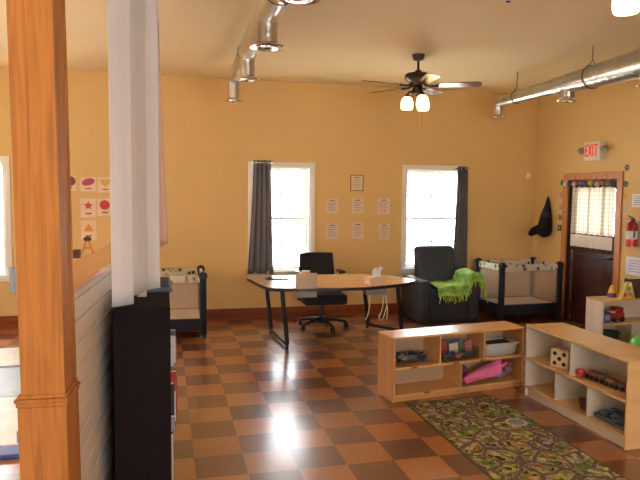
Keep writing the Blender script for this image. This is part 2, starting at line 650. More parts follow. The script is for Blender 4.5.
struct(MB().bb(XL, XR, YB - 0.018, YB, 0, 0.155).bb(XL, XR, YB - 0.03, YB - 0.018, 0, 0.03).build('baseboard_back', M['baseboard'], bevel=0.004))
struct(MB().bb(XR - 0.018, XR, 7.93, YB - 0.03, 0, 0.155).build('baseboard_right', M['baseboard'], bevel=0.004))
struct(MB().bb(XR - 0.018, XR, YF, 6.73, 0, 0.155).build('baseboard_right_near', M['baseboard'], bevel=0.004))
struct(MB().bb(XL, XL + 0.018, YF, YB - 0.03, 0, 0.155).build('baseboard_left', M['baseboard'], bevel=0.004))


def back_window(name, x0, x1, y, face, z0, z1, axis='X'):
    """double hung window: casing, two sashes with a muntin cross each, panes and sill. face = direction of the room"""
    w = x1 - x0
    r = sstruct(name, (0, 0, 0))

    def bx(b, u0, u1, d0, d1, za, zb):
        d0, d1 = sorted((y + face * d0, y + face * d1))
        if axis == 'X':
            b.bb(u0, u1, d0, d1, za, zb)
        else:
            b.bb(d0, d1, u0, u1, za, zb)
    c = MB()
    cw = 0.065
    bx(c, x0 - cw, x0, 0.0, 0.018, z0 - cw, z1 + cw)
    bx(c, x1, x1 + cw, 0.0, 0.018, z0 - cw, z1 + cw)
    bx(c, x0, x1, 0.0, 0.018, z1, z1 + cw)
    bx(c, x0, x1, 0.0, 0.018, z0 - cw, z0)
    c.build('casing', M['white_frame'], r, bevel=0.004)
    j = MB()
    bx(j, x0, x0 + 0.02, -0.15, 0.0, z0, z1)
    bx(j, x1 - 0.02, x1, -0.15, 0.0, z0, z1)
    bx(j, x0 + 0.02, x1 - 0.02, -0.15, 0.0, z1 - 0.02, z1)
    bx(j, x0 + 0.02, x1 - 0.02, -0.15, 0.0, z0, z0 + 0.02)
    j.build('jamb', M['white_frame'], r)
    s = MB()
    bx(s, x0 - 0.03, x1 + 0.03, 0.0, 0.045, z0 - 0.022, z0)
    s.build('sill', M['white_frame'], r, bevel=0.004)
    zm = (z0 + z1) / 2
    a0, a1 = x0 + 0.02, x1 - 0.02
    for nm, za, zb, dep in (('upper_sash', zm - 0.006, z1 - 0.02, -0.10), ('lower_sash', z0 + 0.02, zm + 0.026, -0.065)):
        f = MB()
        t = 0.032
        bx(f, a0, a0 + t, dep - 0.03, dep, za, zb)
        bx(f, a1 - t, a1, dep - 0.03, dep, za, zb)
        bx(f, a0 + t, a1 - t, dep - 0.03, dep, zb - t, zb)
        bx(f, a0 + t, a1 - t, dep - 0.03, dep, za, za + t)
        fo = f.build(nm, M['white_frame'], r)
        g = MB()
        um = (a0 + a1) / 2
        zc = (za + zb) / 2
        bx(g, um - 0.01, um + 0.01, dep - 0.02, dep - 0.008, za + t, zb - t)
        bx(g, a0 + t, um - 0.01, dep - 0.02, dep - 0.008, zc - 0.01, zc + 0.01)
        bx(g, um + 0.01, a1 - t, dep - 0.02, dep - 0.008, zc - 0.01, zc + 0.01)
        g.build('muntin', M['muntin'], fo)
        p = MB()
        bx(p, a0 + t, a1 - t, dep - 0.017, dep - 0.013, za + t, zb - t)
        p.build('pane', M['glass'], fo)
    return r


n = 0
for a, b in back_windows:
    n += 1
    back_window('window_%d' % n, a, b, YB, -1, WZ0, WZ1)
    portal(((a + b) / 2, YB + WT + 0.02, (WZ0 + WZ1) / 2), (-PI / 2, 0, 0), b - a, WZ1 - WZ0)
for a, b in unseen_left_windows:
    n += 1
    back_window('window_%d' % n, a, b, XL, 1, 0.7, 2.5, axis='Y')
    portal((XL - WT - 0.02, (a + b) / 2, 1.6), (0, -PI / 2, 0), 1.8, b - a)
for a, b in unseen_front_windows:
    n += 1
    back_window('window_%d' % n, a, b, YF, 1, 0.7, 2.6)
    portal(((a + b) / 2, YF - WT - 0.02, 1.65), (PI / 2, 0, 0), b - a, 1.9)

# ---- door in the right wall
d = sstruct('door_1', (XR, 7.33, 0))
b = MB()
for y0, y1 in ((-0.60, -0.50), (0.50, 0.60)):
    b.bb(-0.022, 0.0, y0, y1, 0.0, 2.06)
b.bb(-0.022, 0.0, -0.50, 0.50, 1.97, 2.06)
b.build('door_casing', M['casing'], d, bevel=0.004)
b = MB()
b.bb(0.0, 0.15, -0.50, -0.475, 0.0, 1.97).bb(0.0, 0.15, 0.475, 0.50, 0.0, 1.97).bb(0.0, 0.15, -0.475, 0.475, 1.945, 1.97)
b.build('door_jamb', M['door'], d)
MB().bb(0.0, 0.15, -0.475, 0.475, 0.0, 0.018).build('threshold', M['door'], d)
b = MB()
zg0, zg1 = 1.245, 1.84
b.bb(0.03, 0.075, -0.475, -0.42, 0.018, 1.945).bb(0.03, 0.075, 0.36, 0.475, 0.018, 1.945)
b.bb(0.03, 0.075, -0.42, 0.36, zg1, 1.945).bb(0.03, 0.075, -0.42, 0.36, 0.95, zg0)
b.bb(0.03, 0.075, -0.42, 0.36, 0.018, 0.24)
b.bb(0.045, 0.06, -0.42, 0.36, 0.24, 0.95)
leaf = b.build('door_leaf', M['door'], d, bevel=0.006)
b = MB()
b.bb(0.034, 0.046, -0.28, 0.30, 0.30, 0.56).bb(0.034, 0.046, -0.28, 0.30, 0.62, 0.89)
b.build('raised_panel', M['door'], leaf, bevel=0.01)
b = MB()
b.bb(0.05, 0.055, -0.42, 0.36, zg0, zg1)
b.build('door_pane', M['glass'], leaf)
b = MB()
b.tube([(0.028, 0.41, 0.06), (0.028, 0.41, 1.2)], 0.006, 8).tube([(0.026, 0.40, 0.02), (0.026, 0.40, 0.08)], 0.012, 8)
b.build('edge_light_line', M['chrome'], leaf)  # bright rod standing in for the light line along the door's leading edge
b = MB().tube([(0.03, -0.42, 0.95), (-0.03, -0.42, 0.95), (-0.03, -0.34, 0.95)], 0.011, 8)
b.build('door_handle', M['bronze'], leaf)
portal((XR + WT + 0.03, 7.30, 1.54), (0, PI / 2, 0), 0.60, 0.78)

# ---- half height partition, turned a little off the tile lines
PA = 0.077
pu = Vector((math.sin(PA), math.cos(PA), 0))
part = sstruct('wall_partition', (-0.381, 2.72, 0), -PA)
b = MB().bb(-0.17, -0.014, 0.0, 2.6, 0.0, 1.325)
b.build('partition_core', M['shiplap'], part)
b = MB()
z = 0.02
while z < 1.31:
    b.bb(-0.014, 0.0, 0.0, 2.6, z, min(z + 0.091, 1.325))
    z += 0.098
b.build('shiplap_boards', M['shiplap'], part, bevel=0.004)
b = MB().bb(-0.20, 0.012, -0.02, 2.62, 1.325, 1.36)
b.build('partition_cap', M['cap'], part, bevel=0.006)

# ------------------------------------------------------------------ oak column beside the partition
post = thing('wooden_column', 'honey oak boxed column standing floor to ceiling at the near end of the half wall', 'column', (-0.367, 2.5, 0), -PA)
post.rotation_euler = (0, -0.011, -PA)
pw, pd = 0.154, 0.198
b = MB().bb(-pw, 0, 0.0, pd, 0.0, H - 0.003)
b.build('shaft', M['oak'], post, bevel=0.006)
b = MB().bb(-pw - 0.011, 0.011, -0.011, pd + 0.004, 0.0, 0.945)
b.build('pedestal', M['oak'], post, bevel=0.005)
b = MB()
for e, z0, z1 in ((0.015, 0.945, 0.962), (0.020, 0.962, 0.976), (0.010, 0.976, 0.99)):
    b.bb(-pw - e, e, -e, pd + 0.004, z0, z1)
b.build('moulding', M['oak'], post, bevel=0.004)
b = MB().bb(-pw - 0.026, -pw - 0.011, 0.02, 0.05, 0.80, 0.845)
b.build('gate_latch', M['grey_plastic'], post, bevel=0.003)
b = MB().bb(-0.004, 0.006, pd - 0.02, pd, 0.99, H - 0.003).bb(-0.006, 0.006, -0.006, 0.004, 0.99, H - 0.003)
b.build('corner_bead', M['oak'], post, bevel=0.002)

# ------------------------------------------------------------------ drapes over the partition
def wave_sheet(path, z0, z1, amp, waves, flare=0.0, nu=90, nv=24, seed=0, zslope=0.0):
    """cloth hung along a plan path with folds; flare spreads the folds towards the hem"""
    rnd = random.Random(seed)
    p = [Vector(q) for q in path]
    ls = [0]
    for i in range(1, len(p)):
        ls.append(ls[-1] + (p[i] - p[i - 1]).length)
    ph = [rnd.uniform(0, 6.28) for _ in range(3)]

    def fn(u, v):
        s = u * ls[-1]
        i = 0
        while i < len(p) - 2 and ls[i + 1] < s:
            i += 1
        t = (s - ls[i]) / (ls[i + 1] - ls[i])
        q = p[i].lerp(p[i + 1], t)
        dr = (p[i + 1] - p[i]).normalized()
        nrm = Vector((dr.y, -dr.x))
        a = amp * (0.65 + 0.5 * (1 - v))
        off = a * math.sin(2 * PI * waves * u + ph[0] + 0.5 * math.sin(3 * v)) + 0.35 * a * math.sin(2 * PI * waves * 2.3 * u + ph[1])
        off += flare * (1 - v) ** 1.3
        z = z0 + (z1 - z0) * v + zslope * u * (1 - v)
        return (q.x + nrm.x * off, q.y + nrm.y * off, z)
    return MB().grid(fn, nu, nv)


t = thing('white_drape', 'long white drape gathered from the ceiling above the black bookcase', 'curtain')
wave_sheet([(-0.262, 3.31), (-0.165, 3.40)], 1.168, H - 0.03, 0.003, 0.6, nu=30).build('cloth_panel', M['white_cloth'], t, thick=0.004)
wave_sheet([(-0.172, 3.42), (-0.10, 3.62), (-0.030, 3.70)], 1.205, H - 0.03, 0.004, 0.9, nu=40, seed=2).build('cloth_panel', M['white_cloth'], t, thick=0.004)
b = MB().tube([(-0.29, 3.30, H - 0.02), (-0.02, 3.72, H - 0.02)], 0.012, 8)
b.build('curtain_track', M['white_frame'], t)
t = thing('beige_drape', 'pinkish beige drape hanging in soft folds just behind the white drape', 'curtain')
wave_sheet([(-0.20, 4.45), (-0.12, 4.75), (-0.055, 5.0)], 1.35, H - 0.03, 0.014, 4, flare=0.055, seed=4).build('cloth_panel', M['beige_cloth'], t, thick=0.004)
b = MB().tube([(-0.22, 4.40, H - 0.02), (-0.05, 5.02, H - 0.02)], 0.012, 8)
b.build('curtain_track', M['white_frame'], t)

# ------------------------------------------------------------------ charcoal curtains on the back windows
def window_curtain(label, xt0, xt1, xb0, xb1, z0, z1, seed, rod):
    t = thing('window_curtain', label, 'curtain', group='charcoal window curtains')
    rnd = random.Random(seed)
    ph = rnd.uniform(0, 6)

    def fn(u, v):
        a = 0.022
        xx = (xb0 + (xb1 - xb0) * u) * (1 - v) ** 1.4 + (xt0 + (xt1 - xt0) * u) * (1 - (1 - v) ** 1.4)
        y = YB - 0.062 + a * math.sin(2 * PI * 4 * u + ph) + 0.006 * math.sin(9 * u + 5 * v)
        return (xx, y, z0 + (z1 - z0) * v)
    MB().grid(fn, 64, 20).build('cloth_panel', M['charcoal_cloth'], t, thick=0.004)
    r = MB().tube([(rod[0], YB - 0.062, z1 - 0.035), (rod[1], YB - 0.062, z1 - 0.035)], 0.009, 10)
    ro = r.build('curtain_rod', M['chrome'], t)
    for k in range(4):
        x = xt0 + (xt1 - xt0) * (k + 0.5) / 4
        MB().tube([(x - 0.004, YB - 0.062, z1 - 0.035), (x + 0.004, YB - 0.062, z1 - 0.035)], 0.03, 12).build('grommet', M['chrome'], ro)
    for x in rod:
        MB().bb(x - 0.008, x + 0.008, YB - 0.062, YB - 0.002, z1 - 0.047, z1 - 0.023).build('rod_bracket', M['chrome'], ro)


window_curtain('charcoal curtain drawn to the left side of the window behind the desk', 1.17, 1.41, 1.09, 1.45, 0.64, 2.19, 1, (1.15, 1.43))
window_curtain('charcoal curtain drawn to the right side of the window behind the recliner', 4.17, 4.34, 4.12, 4.36, 0.64, 2.165, 5, (4.15, 4.37))

# ------------------------------------------------------------------ spiral ducts
def duct(name, label, xa, secs, drops, z, end_y, slope, hangers):
    t = thing(name, label, 'air duct')

    def X(y):
        return xa + slope * (y - 4.65)
    for (y0, r0, y1, r1) in secs:
        b = MB()
        pts, rs = [], []
        k = max(6, int(abs(y1 - y0) / 0.028))
        for i in range(k + 1):
            f = i / k
            pts.append((X(y0 + (y1 - y0) * f), y0 + (y1 - y0) * f, z))
            rs.append((r0 + (r1 - r0) * f) * (1.0 + (0.018 if i % 4 == 0 else 0.0)))
        b.tube(pts, rs, 24)
        s = b.build('duct_section', M['steel'], t)
        MB().tube([(X(y0), y0 - 0.012, z), (X(y0), y0 + 0.012, z)], r0 * 1.07, 24).build('joint_band', M['steel'], s)
    # elbow at the far end
    r = secs[-1][3]
    x = X(end_y)
    R = r * 1.3
    pts = [(x, end_y + R * math.sin(a), z - R + R * math.cos(a)) for a in [PI / 2 * i / 8 for i in range(9)]]
    MB().tube(pts, [r * (1.04 if i % 2 else 1.0) for i in range(9)], 20).build('elbow', M['steel'], t)
    for (y, zt, zd, rc, rd) in drops:
        x = X(y)
        pts, rs = [], []
        for i in range(9):
            f = i / 8
            pts.append((x, y, zt + (zd + 0.015 - zt) * f))
            rs.append(rc * (1.05 if i % 3 == 1 else 1.0))
        c = MB().tube(pts, rs, 20).build('drop_collar', M['steel'], t)
        dd = MB()
        dd.lathe([(rc, 0.035), (rd * 0.98, 0.012), (rd, 0.004), (rd * 0.97, 0.0), (rd * 0.66, 0.010), (rd * 0.66, 0.016)], (x, y, zd), 28)
        df = dd.build('diffuser', M['chrome'], t)
        g = MB()
        g.lathe([(0.0, 0.006), (rd * 0.64, 0.006), (rd * 0.64, 0.009), (0, 0.009)], (x, y, zd), 24)
        g.build('diffuser_throat', M['black_grille'], df)
        g = MB()
        for q in (0.5, 0.3):
            g.lathe([(rd * q, 0.004), (rd * (q + 0.05), -0.006), (rd * (q + 0.1), -0.006), (rd * (q + 0.12), 0.004)], (x, y, zd), 24)
        g.build('diffuser_ring', M['chrome'], df)
    for (y, rr) in hangers:
        x = X(y)
        h = MB()
        h.tube([(x, y, z + rr + 0.05), (x, y, H)], 0.004, 6)
        h.tube([(x + rr * 1.02 * math.sin(a), y, z + rr * 1.02 * math.cos(a)) for a in [2 * PI * i / 24 for i in range(25)]], 0.005, 6, cap=False)
        h.tube([(x - rr * 0.7, y, z + rr * 0.72), (x, y, z + rr + 0.05), (x + rr * 0.7, y, z + rr * 0.72)], 0.004, 6)
        h.build('hanger', M['bronze'], t)
    return t


duct('air_duct', 'galvanised spiral duct with round diffusers hung from the ceiling right of the white drape', 0.73,
     [(0.5, 0.125, 3.3, 0.115), (3.3, 0.115, 4.85, 0.10), (4.85, 0.092, 6.3, 0.082), (6.3, 0.075, 7.32, 0.062)],
     [(3.43, 2.98, 2.8, 0.08, 0.13), (4.65, 2.98, 2.8, 0.074, 0.128), (5.99, 3.0, 2.8, 0.070, 0.12), (7.41, 2.98, 2.8, 0.062, 0.118)],
     3.06, 7.32, 0.0165, [(4.1, 0.107), (6.0, 0.084)])
duct('air_duct', 'galvanised spiral duct running along the right wall above the exit sign', 4.24,
     [(1.0, 0.165, 3.4, 0.16), (3.4, 0.155, 5.02, 0.136), (5.02, 0.130, 6.36, 0.092), (6.36, 0.083, 7.50, 0.066)],
     [(4.93, 2.86, 2.74, 0.075, 0.10), (6.12, 2.9, 2.77, 0.075, 0.105), (7.585, 2.90, 2.755, 0.058, 0.092)],
     2.962, 7.50, 0, [(7.15, 0.074), (5.72, 0.115), (3.6, 0.158)])

# ------------------------------------------------------------------ ceiling fans
def make_fan(label, loc, ang, lamp_ang):
    t = thing('ceiling_fan', label, 'ceiling fan', loc, 0, 'ceiling fans')
    MB().lathe([(0.02, -0.07), (0.055, -0.055), (0.068, -0.02), (0.07, 0.0)], (0, 0, 0), 24).build('canopy', M['bronze'], t)
    MB().tube([(0, 0, -0.05), (0, 0, -0.19)], 0.013, 12).build('downrod', M['bronze'], t)
    MB().lathe([(0.03, -0.17), (0.045, -0.20), (0.125, -0.205), (0.145, -0.22), (0.145, -0.262), (0.11, -0.29), (0.075, -0.325), (0.05, -0.335), (0.05, -0.36)], (0, 0, 0), 28).build('motor', M['bronze'], t)
    MB().lathe([(0.045, -0.36), (0.06, -0.375), (0.06, -0.42), (0.03, -0.445), (0.0, -0.45)], (0, 0, 0), 24).build('light_kit', M['bronze'], t)
    for k in range(5):
        a = math.radians(ang + 72 * k)
        ca, sa = math.cos(a), math.sin(a)
        br = MB().tube([(0.07 * ca, -0.07 * sa, -0.325), (0.14 * ca, -0.14 * sa, -0.345), (0.23 * ca, -0.23 * sa, -0.342)], [0.014, 0.012, 0.016], 8)
        MBp = []
        for (r, w) in ((0.19, 0.045), (0.24, 0.058), (0.45, 0.068), (0.62, 0.072), (0.665, 0.060), (0.68, 0.03)):
            MBp.append((r, -w))
        for (r, w) in ((0.68, 0.03), (0.665, 0.060), (0.62, 0.072), (0.45, 0.068), (0.24, 0.058), (0.19, 0.045)):
            MBp.append((r, w))
        bl = MB().prism(MBp, -0.004, 0.004)
        pit = math.radians(11)
        bl.v = [(x, y * math.cos(pit) + z * math.sin(pit), -y * math.sin(pit) + z * math.cos(pit)) for x, y, z in bl.v]
        bo = bl.build('blade', M['blade'], t, (0, 0, -0.335), -a, bevel=0.002)
        br.v = [(x * ca - y * sa, x * sa + y * ca, z + 0.335) for x, y, z in br.v]
        br.build('blade_iron', M['bronze'], bo)
    for k in range(3):
        a = math.radians(lamp_ang + 120 * k)
        x, y = 0.115 * math.cos(a), -0.115 * math.sin(a)
        f = MB().tube([(0.3 * x, 0.3 * y, -0.40), (0.8 * x, 0.8 * y, -0.40), (x, y, -0.43)], 0.011, 8)
        f.lathe([(0.028, -0.465), (0.034, -0.445), (0.02, -0.425)], (x, y, 0), 14)
        fo = f.build('lamp_arm', M['bronze'], t)
        s = MB().lathe([(0.030, -0.452), (0.056, -0.475), (0.068, -0.52), (0.068, -0.565), (0.060, -0.59), (0.056, -0.59), (0.062, -0.56), (0.062, -0.52), (0.05, -0.48), (0.0, -0.465)], (x, y, 0), 22)
        s.build('lamp_shade', M['lamp_glass'], fo)
    for dx in (-0.012, 0.045):
        c = MB().tube([(dx, -0.03, -0.42), (dx, -0.03, -0.76)], 0.005, 6)
        c.blob((dx, -0.03, -0.77), (0.016, 0.016, 0.024), 8, 6)
        c.build('pull_chain', M['chain'], t)
    return t


make_fan('dark bronze ceiling fan with lit lamps hanging over the desk, shown whole', (2.705, 6.6, H), 26, 85)
make_fan('nearer ceiling fan with only a lit lamp shade showing at the top right corner', (2.372, 2.76, H), -88, 225)
t = thing('smoke_detector', 'small round ceiling detector at the top edge right of the whole fan', 'smoke detector', (2.57, 4.50, H))
MB().lathe([(0.03, -0.04), (0.05, -0.03), (0.055, 0.0)], (0, 0, 0), 20).build('housing', M['white_frame'], t)
MB().lathe([(0.0, -0.046), (0.018, -0.044), (0.018, -0.038)], (0, 0, 0), 14).build('sensor_cap', M['violet'], t)

# ------------------------------------------------------------------ desk
DT = 0.70
t = thing('desk', 'curved maple topped desk with black edge and black bent legs below the two windows', 'desk', (1.95, 7.35, 0))
poly = [(0.985, 7.80), (0.99, 7.70), (1.05, 7.25), (1.10, 6.98), (1.14, 6.90), (1.22, 6.855), (1.55, 6.80), (1.9, 6.775), (2.2, 6.79), (2.45, 6.86), (2.7, 6.97),
        (2.88, 7.09), (2.96, 7.17), (2.99, 7.28), (2.90, 7.55), (2.76, 7.80), (2.66, 7.88), (2.45, 7.92), (1.2, 7.92), (1.05, 7.89)]
poly = [(x - 1.95, y - 7.35) for x, y in poly]
MB().prism(poly, DT - 0.0055, DT).build('desktop', M['desk_top'], t)
ed = MB().prism([(x * 1.006, y * 1.01) for x, y in poly], DT - 0.040, DT - 0.006)
ed.build('edge_band', M['black_edge'], t)


def bez(p0, p1, p2, k=8):
    p0, p1, p2 = Vector(p0), Vector(p1), Vector(p2)
    return [(1 - s) ** 2 * p0 + 2 * s * (1 - s) * p1 + s * s * p2 for s in [i / k for i in range(k + 1)]]


for fx, fy, bx_, by_, dx in ((1.32, 6.90, 1.27, 7.72, -0.06), (2.86, 7.36, 2.56, 7.80, -0.06)):
    def lg(x, y, sg):
        return [Vector((x + dx, y, DT - 0.03))] + bez((x + dx * 0.7, y, 0.45), (x + dx * 0.2, y, 0.25), (x, y, 0.055))
    f = lg(fx - 1.95, fy - 7.35, 1)
    k = lg(bx_ - 1.95, by_ - 7.35, 1)
    lo = MB().tube(f, 0.025, 12).build('leg', M['black_metal'], t)
    MB().tube([(fx - 1.95, fy - 7.35, 0.055), (fx - 1.95, fy - 7.35, 0.0)], 0.017, 10).build('foot', M['black_plastic'], lo)
    lo = MB().tube(k, 0.025, 12).build('leg', M['black_metal'], t)
    MB().tube([(bx_ - 1.95, by_ - 7.35, 0.055), (bx_ - 1.95, by_ - 7.35, 0.0)], 0.017, 10).build('foot', M['black_plastic'], lo)
    MB().tube([(fx - 1.95, fy - 7.35, 0.045), (bx_ - 1.95, by_ - 7.35, 0.045)], 0.02, 12).build('foot_rail', M['black_metal'], t)
# tray under the top
b = MB().box((0.47, -0.24, DT - 0.091), (0.26, 0.16, 0.10))
b.build('cable_tray', M['grey_plastic'], t, bevel=0.01)
b = MB()
for x0, x1 in ((0.38, 0.34), (0.55, 0.50), (0.57, 0.60)):
    b.tube(bez((x0, -0.30, DT - 0.13), ((x0 + x1) / 2 + 0.04, -0.32, 0.4), (x1, -0.30, 0.22 + 0.1 * abs(x0 - x1) * 10)), 0.006, 6)
b.tube(bez((0.50, -0.30, 0.32), (0.53, -0.31, 0.14), (0.60, -0.30, 0.42)), 0.006, 6)
b.build('loose_cords', M['white_frame'], t)

# things on the desk
t = thing('tablet', 'flat black tablet lying on the left end of the desk', 'tablet', (1.32, 7.62, DT))
MB().box((0, 0, 0.006), (0.27, 0.19, 0.012)).build('body', M['black_plastic'], t, bevel=0.004)
MB().box((0, 0, 0.0125), (0.24, 0.165, 0.001)).build('screen', colour('dark_screen', (20, 20, 26), 0.15), t)
t = thing('sign_holder', 'beige sheet in a clear holder hung over the desk edge before the chair', 'sign holder', (1.50, 6.74, DT + 0.0015))
MB().bb(-0.125, 0.125, -0.004, 0.002, -0.10, 0.175).build('clear_pocket', glassy('clear_acrylic', (0.96, 0.96, 0.96), 0.06, 0.1), t, bevel=0.001)
MB().bb(-0.12, 0.12, 0.003, 0.007, 0.0, 0.173).build('beige_sheet', M['paper'], t)
MB().bb(-0.12, 0.12, 0.003, 0.018, -0.098, -0.038).build('grey_back', M['grey_plastic'], t, bevel=0.002)
MB().bb(-0.12, 0.12, 0.007, 0.11, 0.0, 0.004).build('rest', M['paper'], t)
t = thing('tissue_box', 'tan tissue box on the right half of the desk', 'tissue box', (2.37, 6.98, DT), 0.35)
MB().bb(-0.10, 0.10, -0.06, 0.06, 0, 0.085).build('carton', M['paper'], t, bevel=0.004)
rn = random.Random(3)
MB().grid(lambda u, v: ((u - 0.5) * 0.13 + 0.045, 0.03 * math.sin(7 * u + 3 * v), 0.083 + 0.115 * v * (0.75 + 0.25 * math.sin(9 * u))), 14, 8).build('tissue', M['white_paper'], t, thick=0.002)
t = thing('small_box', 'small pinkish box standing at the back of the desk below the left window', 'box', (1.73, 7.80, DT))
MB().bb(-0.05, 0.05, -0.03, 0.03, 0, 0.07).build('carton', colour('pinkish_card', (206, 160, 140)), t, bevel=0.003)
MB().bb(-0.085, -0.055, -0.03, 0.03, 0, 0.045).build('side_flap', colour('pale_card', (214, 190, 172)), t, bevel=0.003)

# ------------------------------------------------------------------ task chair
t = thing('task_chair', 'black task chair on casters tucked behind the desk', 'office chair', (1.97, 7.93, 0), 0.0)
SZ = 0.41
MB().lathe([(0.035, 0.07), (0.045, 0.09), (0.045, 0.13), (0.028, 0.15), (0.024, 0.30), (0.03, 0.40), (0.09, 0.42)], (0, 0, 0), 16).build('gas_column', M['black_plastic'], t)
for k in range(5):
    a = math.radians(-78 + 72 * k)
    ca, sa = math.cos(a), math.sin(a)
    lo = MB().tube([(0.03 * ca, 0.03 * sa, 0.115), (0.18 * ca, 0.18 * sa, 0.105), (0.325 * ca, 0.325 * sa, 0.075)], [0.028, 0.022, 0.016], 10).build('leg', M['black_plastic'], t)
    c = MB().tube([(0.325 * ca, 0.325 * sa, 0.075), (0.325 * ca, 0.325 * sa, 0.045)], 0.012, 8)
    c.lathe([(0.0, -0.026), (0.03, -0.024), (0.033, -0.012), (0.02, 0.0), (0.033, 0.012), (0.03, 0.024), (0.0, 0.026)], (0.325 * ca, 0.325 * sa, 0.033), 16, 'X')
    c.build('caster', M['black_plastic'], lo)
MB().box((0, -0.02, SZ - 0.01), (0.56, 0.50, 0.13)).build('seat', M['black_fabric'], t, bevel=0.035, seg=4)
MB().box((0, -0.02, SZ - 0.065), (0.34, 0.34, 0.04)).build('seat_pan', M['black_plastic'], t, bevel=0.01)
bk = MB().grid(lambda u, v: ((u - 0.5) * (0.50 - 0.05 * v), 0.26 + 0.05 * v + 0.05 * (1 - (2 * u - 1) ** 2), 0.57 + 0.385 * v), 12, 10)
bk.build('backrest', M['black_fabric'], t, thick=0.055, bevel=0.02, seg=3)
MB().tube([(0, 0.12, SZ - 0.06), (0, 0.30, SZ - 0.05), (0, 0.345, 0.60), (0, 0.36, 0.72)], 0.022, 10).build('back_stem', M['black_plastic'], t)
for s in (-1, 1):
    MB().tube([(s * 0.17, 0.12, SZ - 0.06), (s * 0.285, 0.13, SZ - 0.055), (s * 0.295, 0.15, 0.50), (s * 0.295, 0.16, 0.71)], 0.016, 10).build('arm_post', M['black_plastic'], t)
    MB().box((s * 0.295, 0.145, 0.72), (0.07, 0.25, 0.03)).build('armrest', M['black_plastic'], t, bevel=0.012, seg=3)

# ------------------------------------------------------------------ recliner
t = thing('recliner', 'charcoal upholstered recliner with wide arms below the right hand window', 'armchair', (3.745, 8.2, 0), 0.0)
W2 = 0.445
for s in (-1, 1):
    MB().box((s * (W2 - 0.085), -0.02, 0.305), (0.17, 0.70, 0.57)).build('arm', M['recliner'], t, bevel=0.045, seg=4)
MB().box((0, -0.005, 0.20), (2 * W2 - 0.34, 0.66, 0.32)).build('base', M['recliner'], t, bevel=0.02)
MB().box((0, -0.05, 0.405), (2 * W2 - 0.35, 0.60, 0.12)).build('seat_cushion', M['seat_blue'], t, bevel=0.045, seg=4)
bkp = MB().box((0, 0.18, 0.70), (0.585, 0.16, 0.64), rx=math.radians(-9))
bkp.build('backrest', M['recliner'], t, bevel=0.055, seg=4)
MB().box((0, -0.02, 0.03), (2 * W2 - 0.06, 0.62, 0.06)).build('plinth', M['black_plastic'], t)

t = thing('throw_blanket', 'lime green fringed blanket draped over the right arm and seat of the recliner', 'blanket', (3.745, 8.2, 0))


def blanket(u, v):
    # u: from the seat's left part over the right arm and down outside; v: front hem to back
    s = u * 1.10
    if s < 0.42:
        x, z = -0.20 + s, 0.492 + 0.03 * math.sin(3.2 * s) + 0.008 * math.sin(14 * s)
    elif s < 0.58:
        f = (s - 0.42) / 0.16
        x, z = 0.22 + 0.03 * f, 0.52 + 0.125 * f
    elif s < 0.82:
        f = (s - 0.58) / 0.24
        x, z = 0.25 + 0.225 * f, 0.645 + 0.045 * math.sin(PI * f) - 0.01 * f
    else:
        f = (s - 0.82) / 0.28
        x, z = 0.475 + 0.015 * f, 0.632 - 0.13 * f
    z += 0.010 * (1 + math.sin(11 * v + 9 * u)) + 0.005 * (1 + math.sin(23 * u - 8 * v))
    if v < 0.32:
        k = (0.32 - v) / 0.32
        y = -0.395 - 0.03 * k - 0.012 * math.sin(17 * u) * k
        z -= (0.12 + 0.03 * math.sin(8 * u)) * k
    else:
        y = -0.395 + 0.43 * (v - 0.32) / 0.68
    return (x, y, z)


MB().grid(blanket, 60, 30).build('cloth', M['green_cloth'], t, thick=0.012)
fr = MB()
rn = random.Random(9)
for i in range(44):
    u = (i + 0.5) / 44
    p = Vector(blanket(u, 0.0))
    q = p + Vector((rn.uniform(-0.03, 0.03), rn.uniform(-0.03, 0.0), -rn.uniform(0.06, 0.11)))
    fr.tube([p, (p + q) / 2 + Vector((rn.uniform(-0.012, 0.012), -0.012, 0)), q], [0.008, 0.007, 0.004], 6)
for i in range(16):
    p = Vector(blanket(1.0, (i + 0.5) / 16))
    q = p + Vector((rn.uniform(0.0, 0.02), rn.uniform(-0.02, 0.02), -rn.uniform(0.04, 0.07)))
    fr.tube([p, q], [0.008, 0.004], 6)
fo = fr.build('fringe', M['green_fringe'], t)
fo['kind'] = 'stuff'

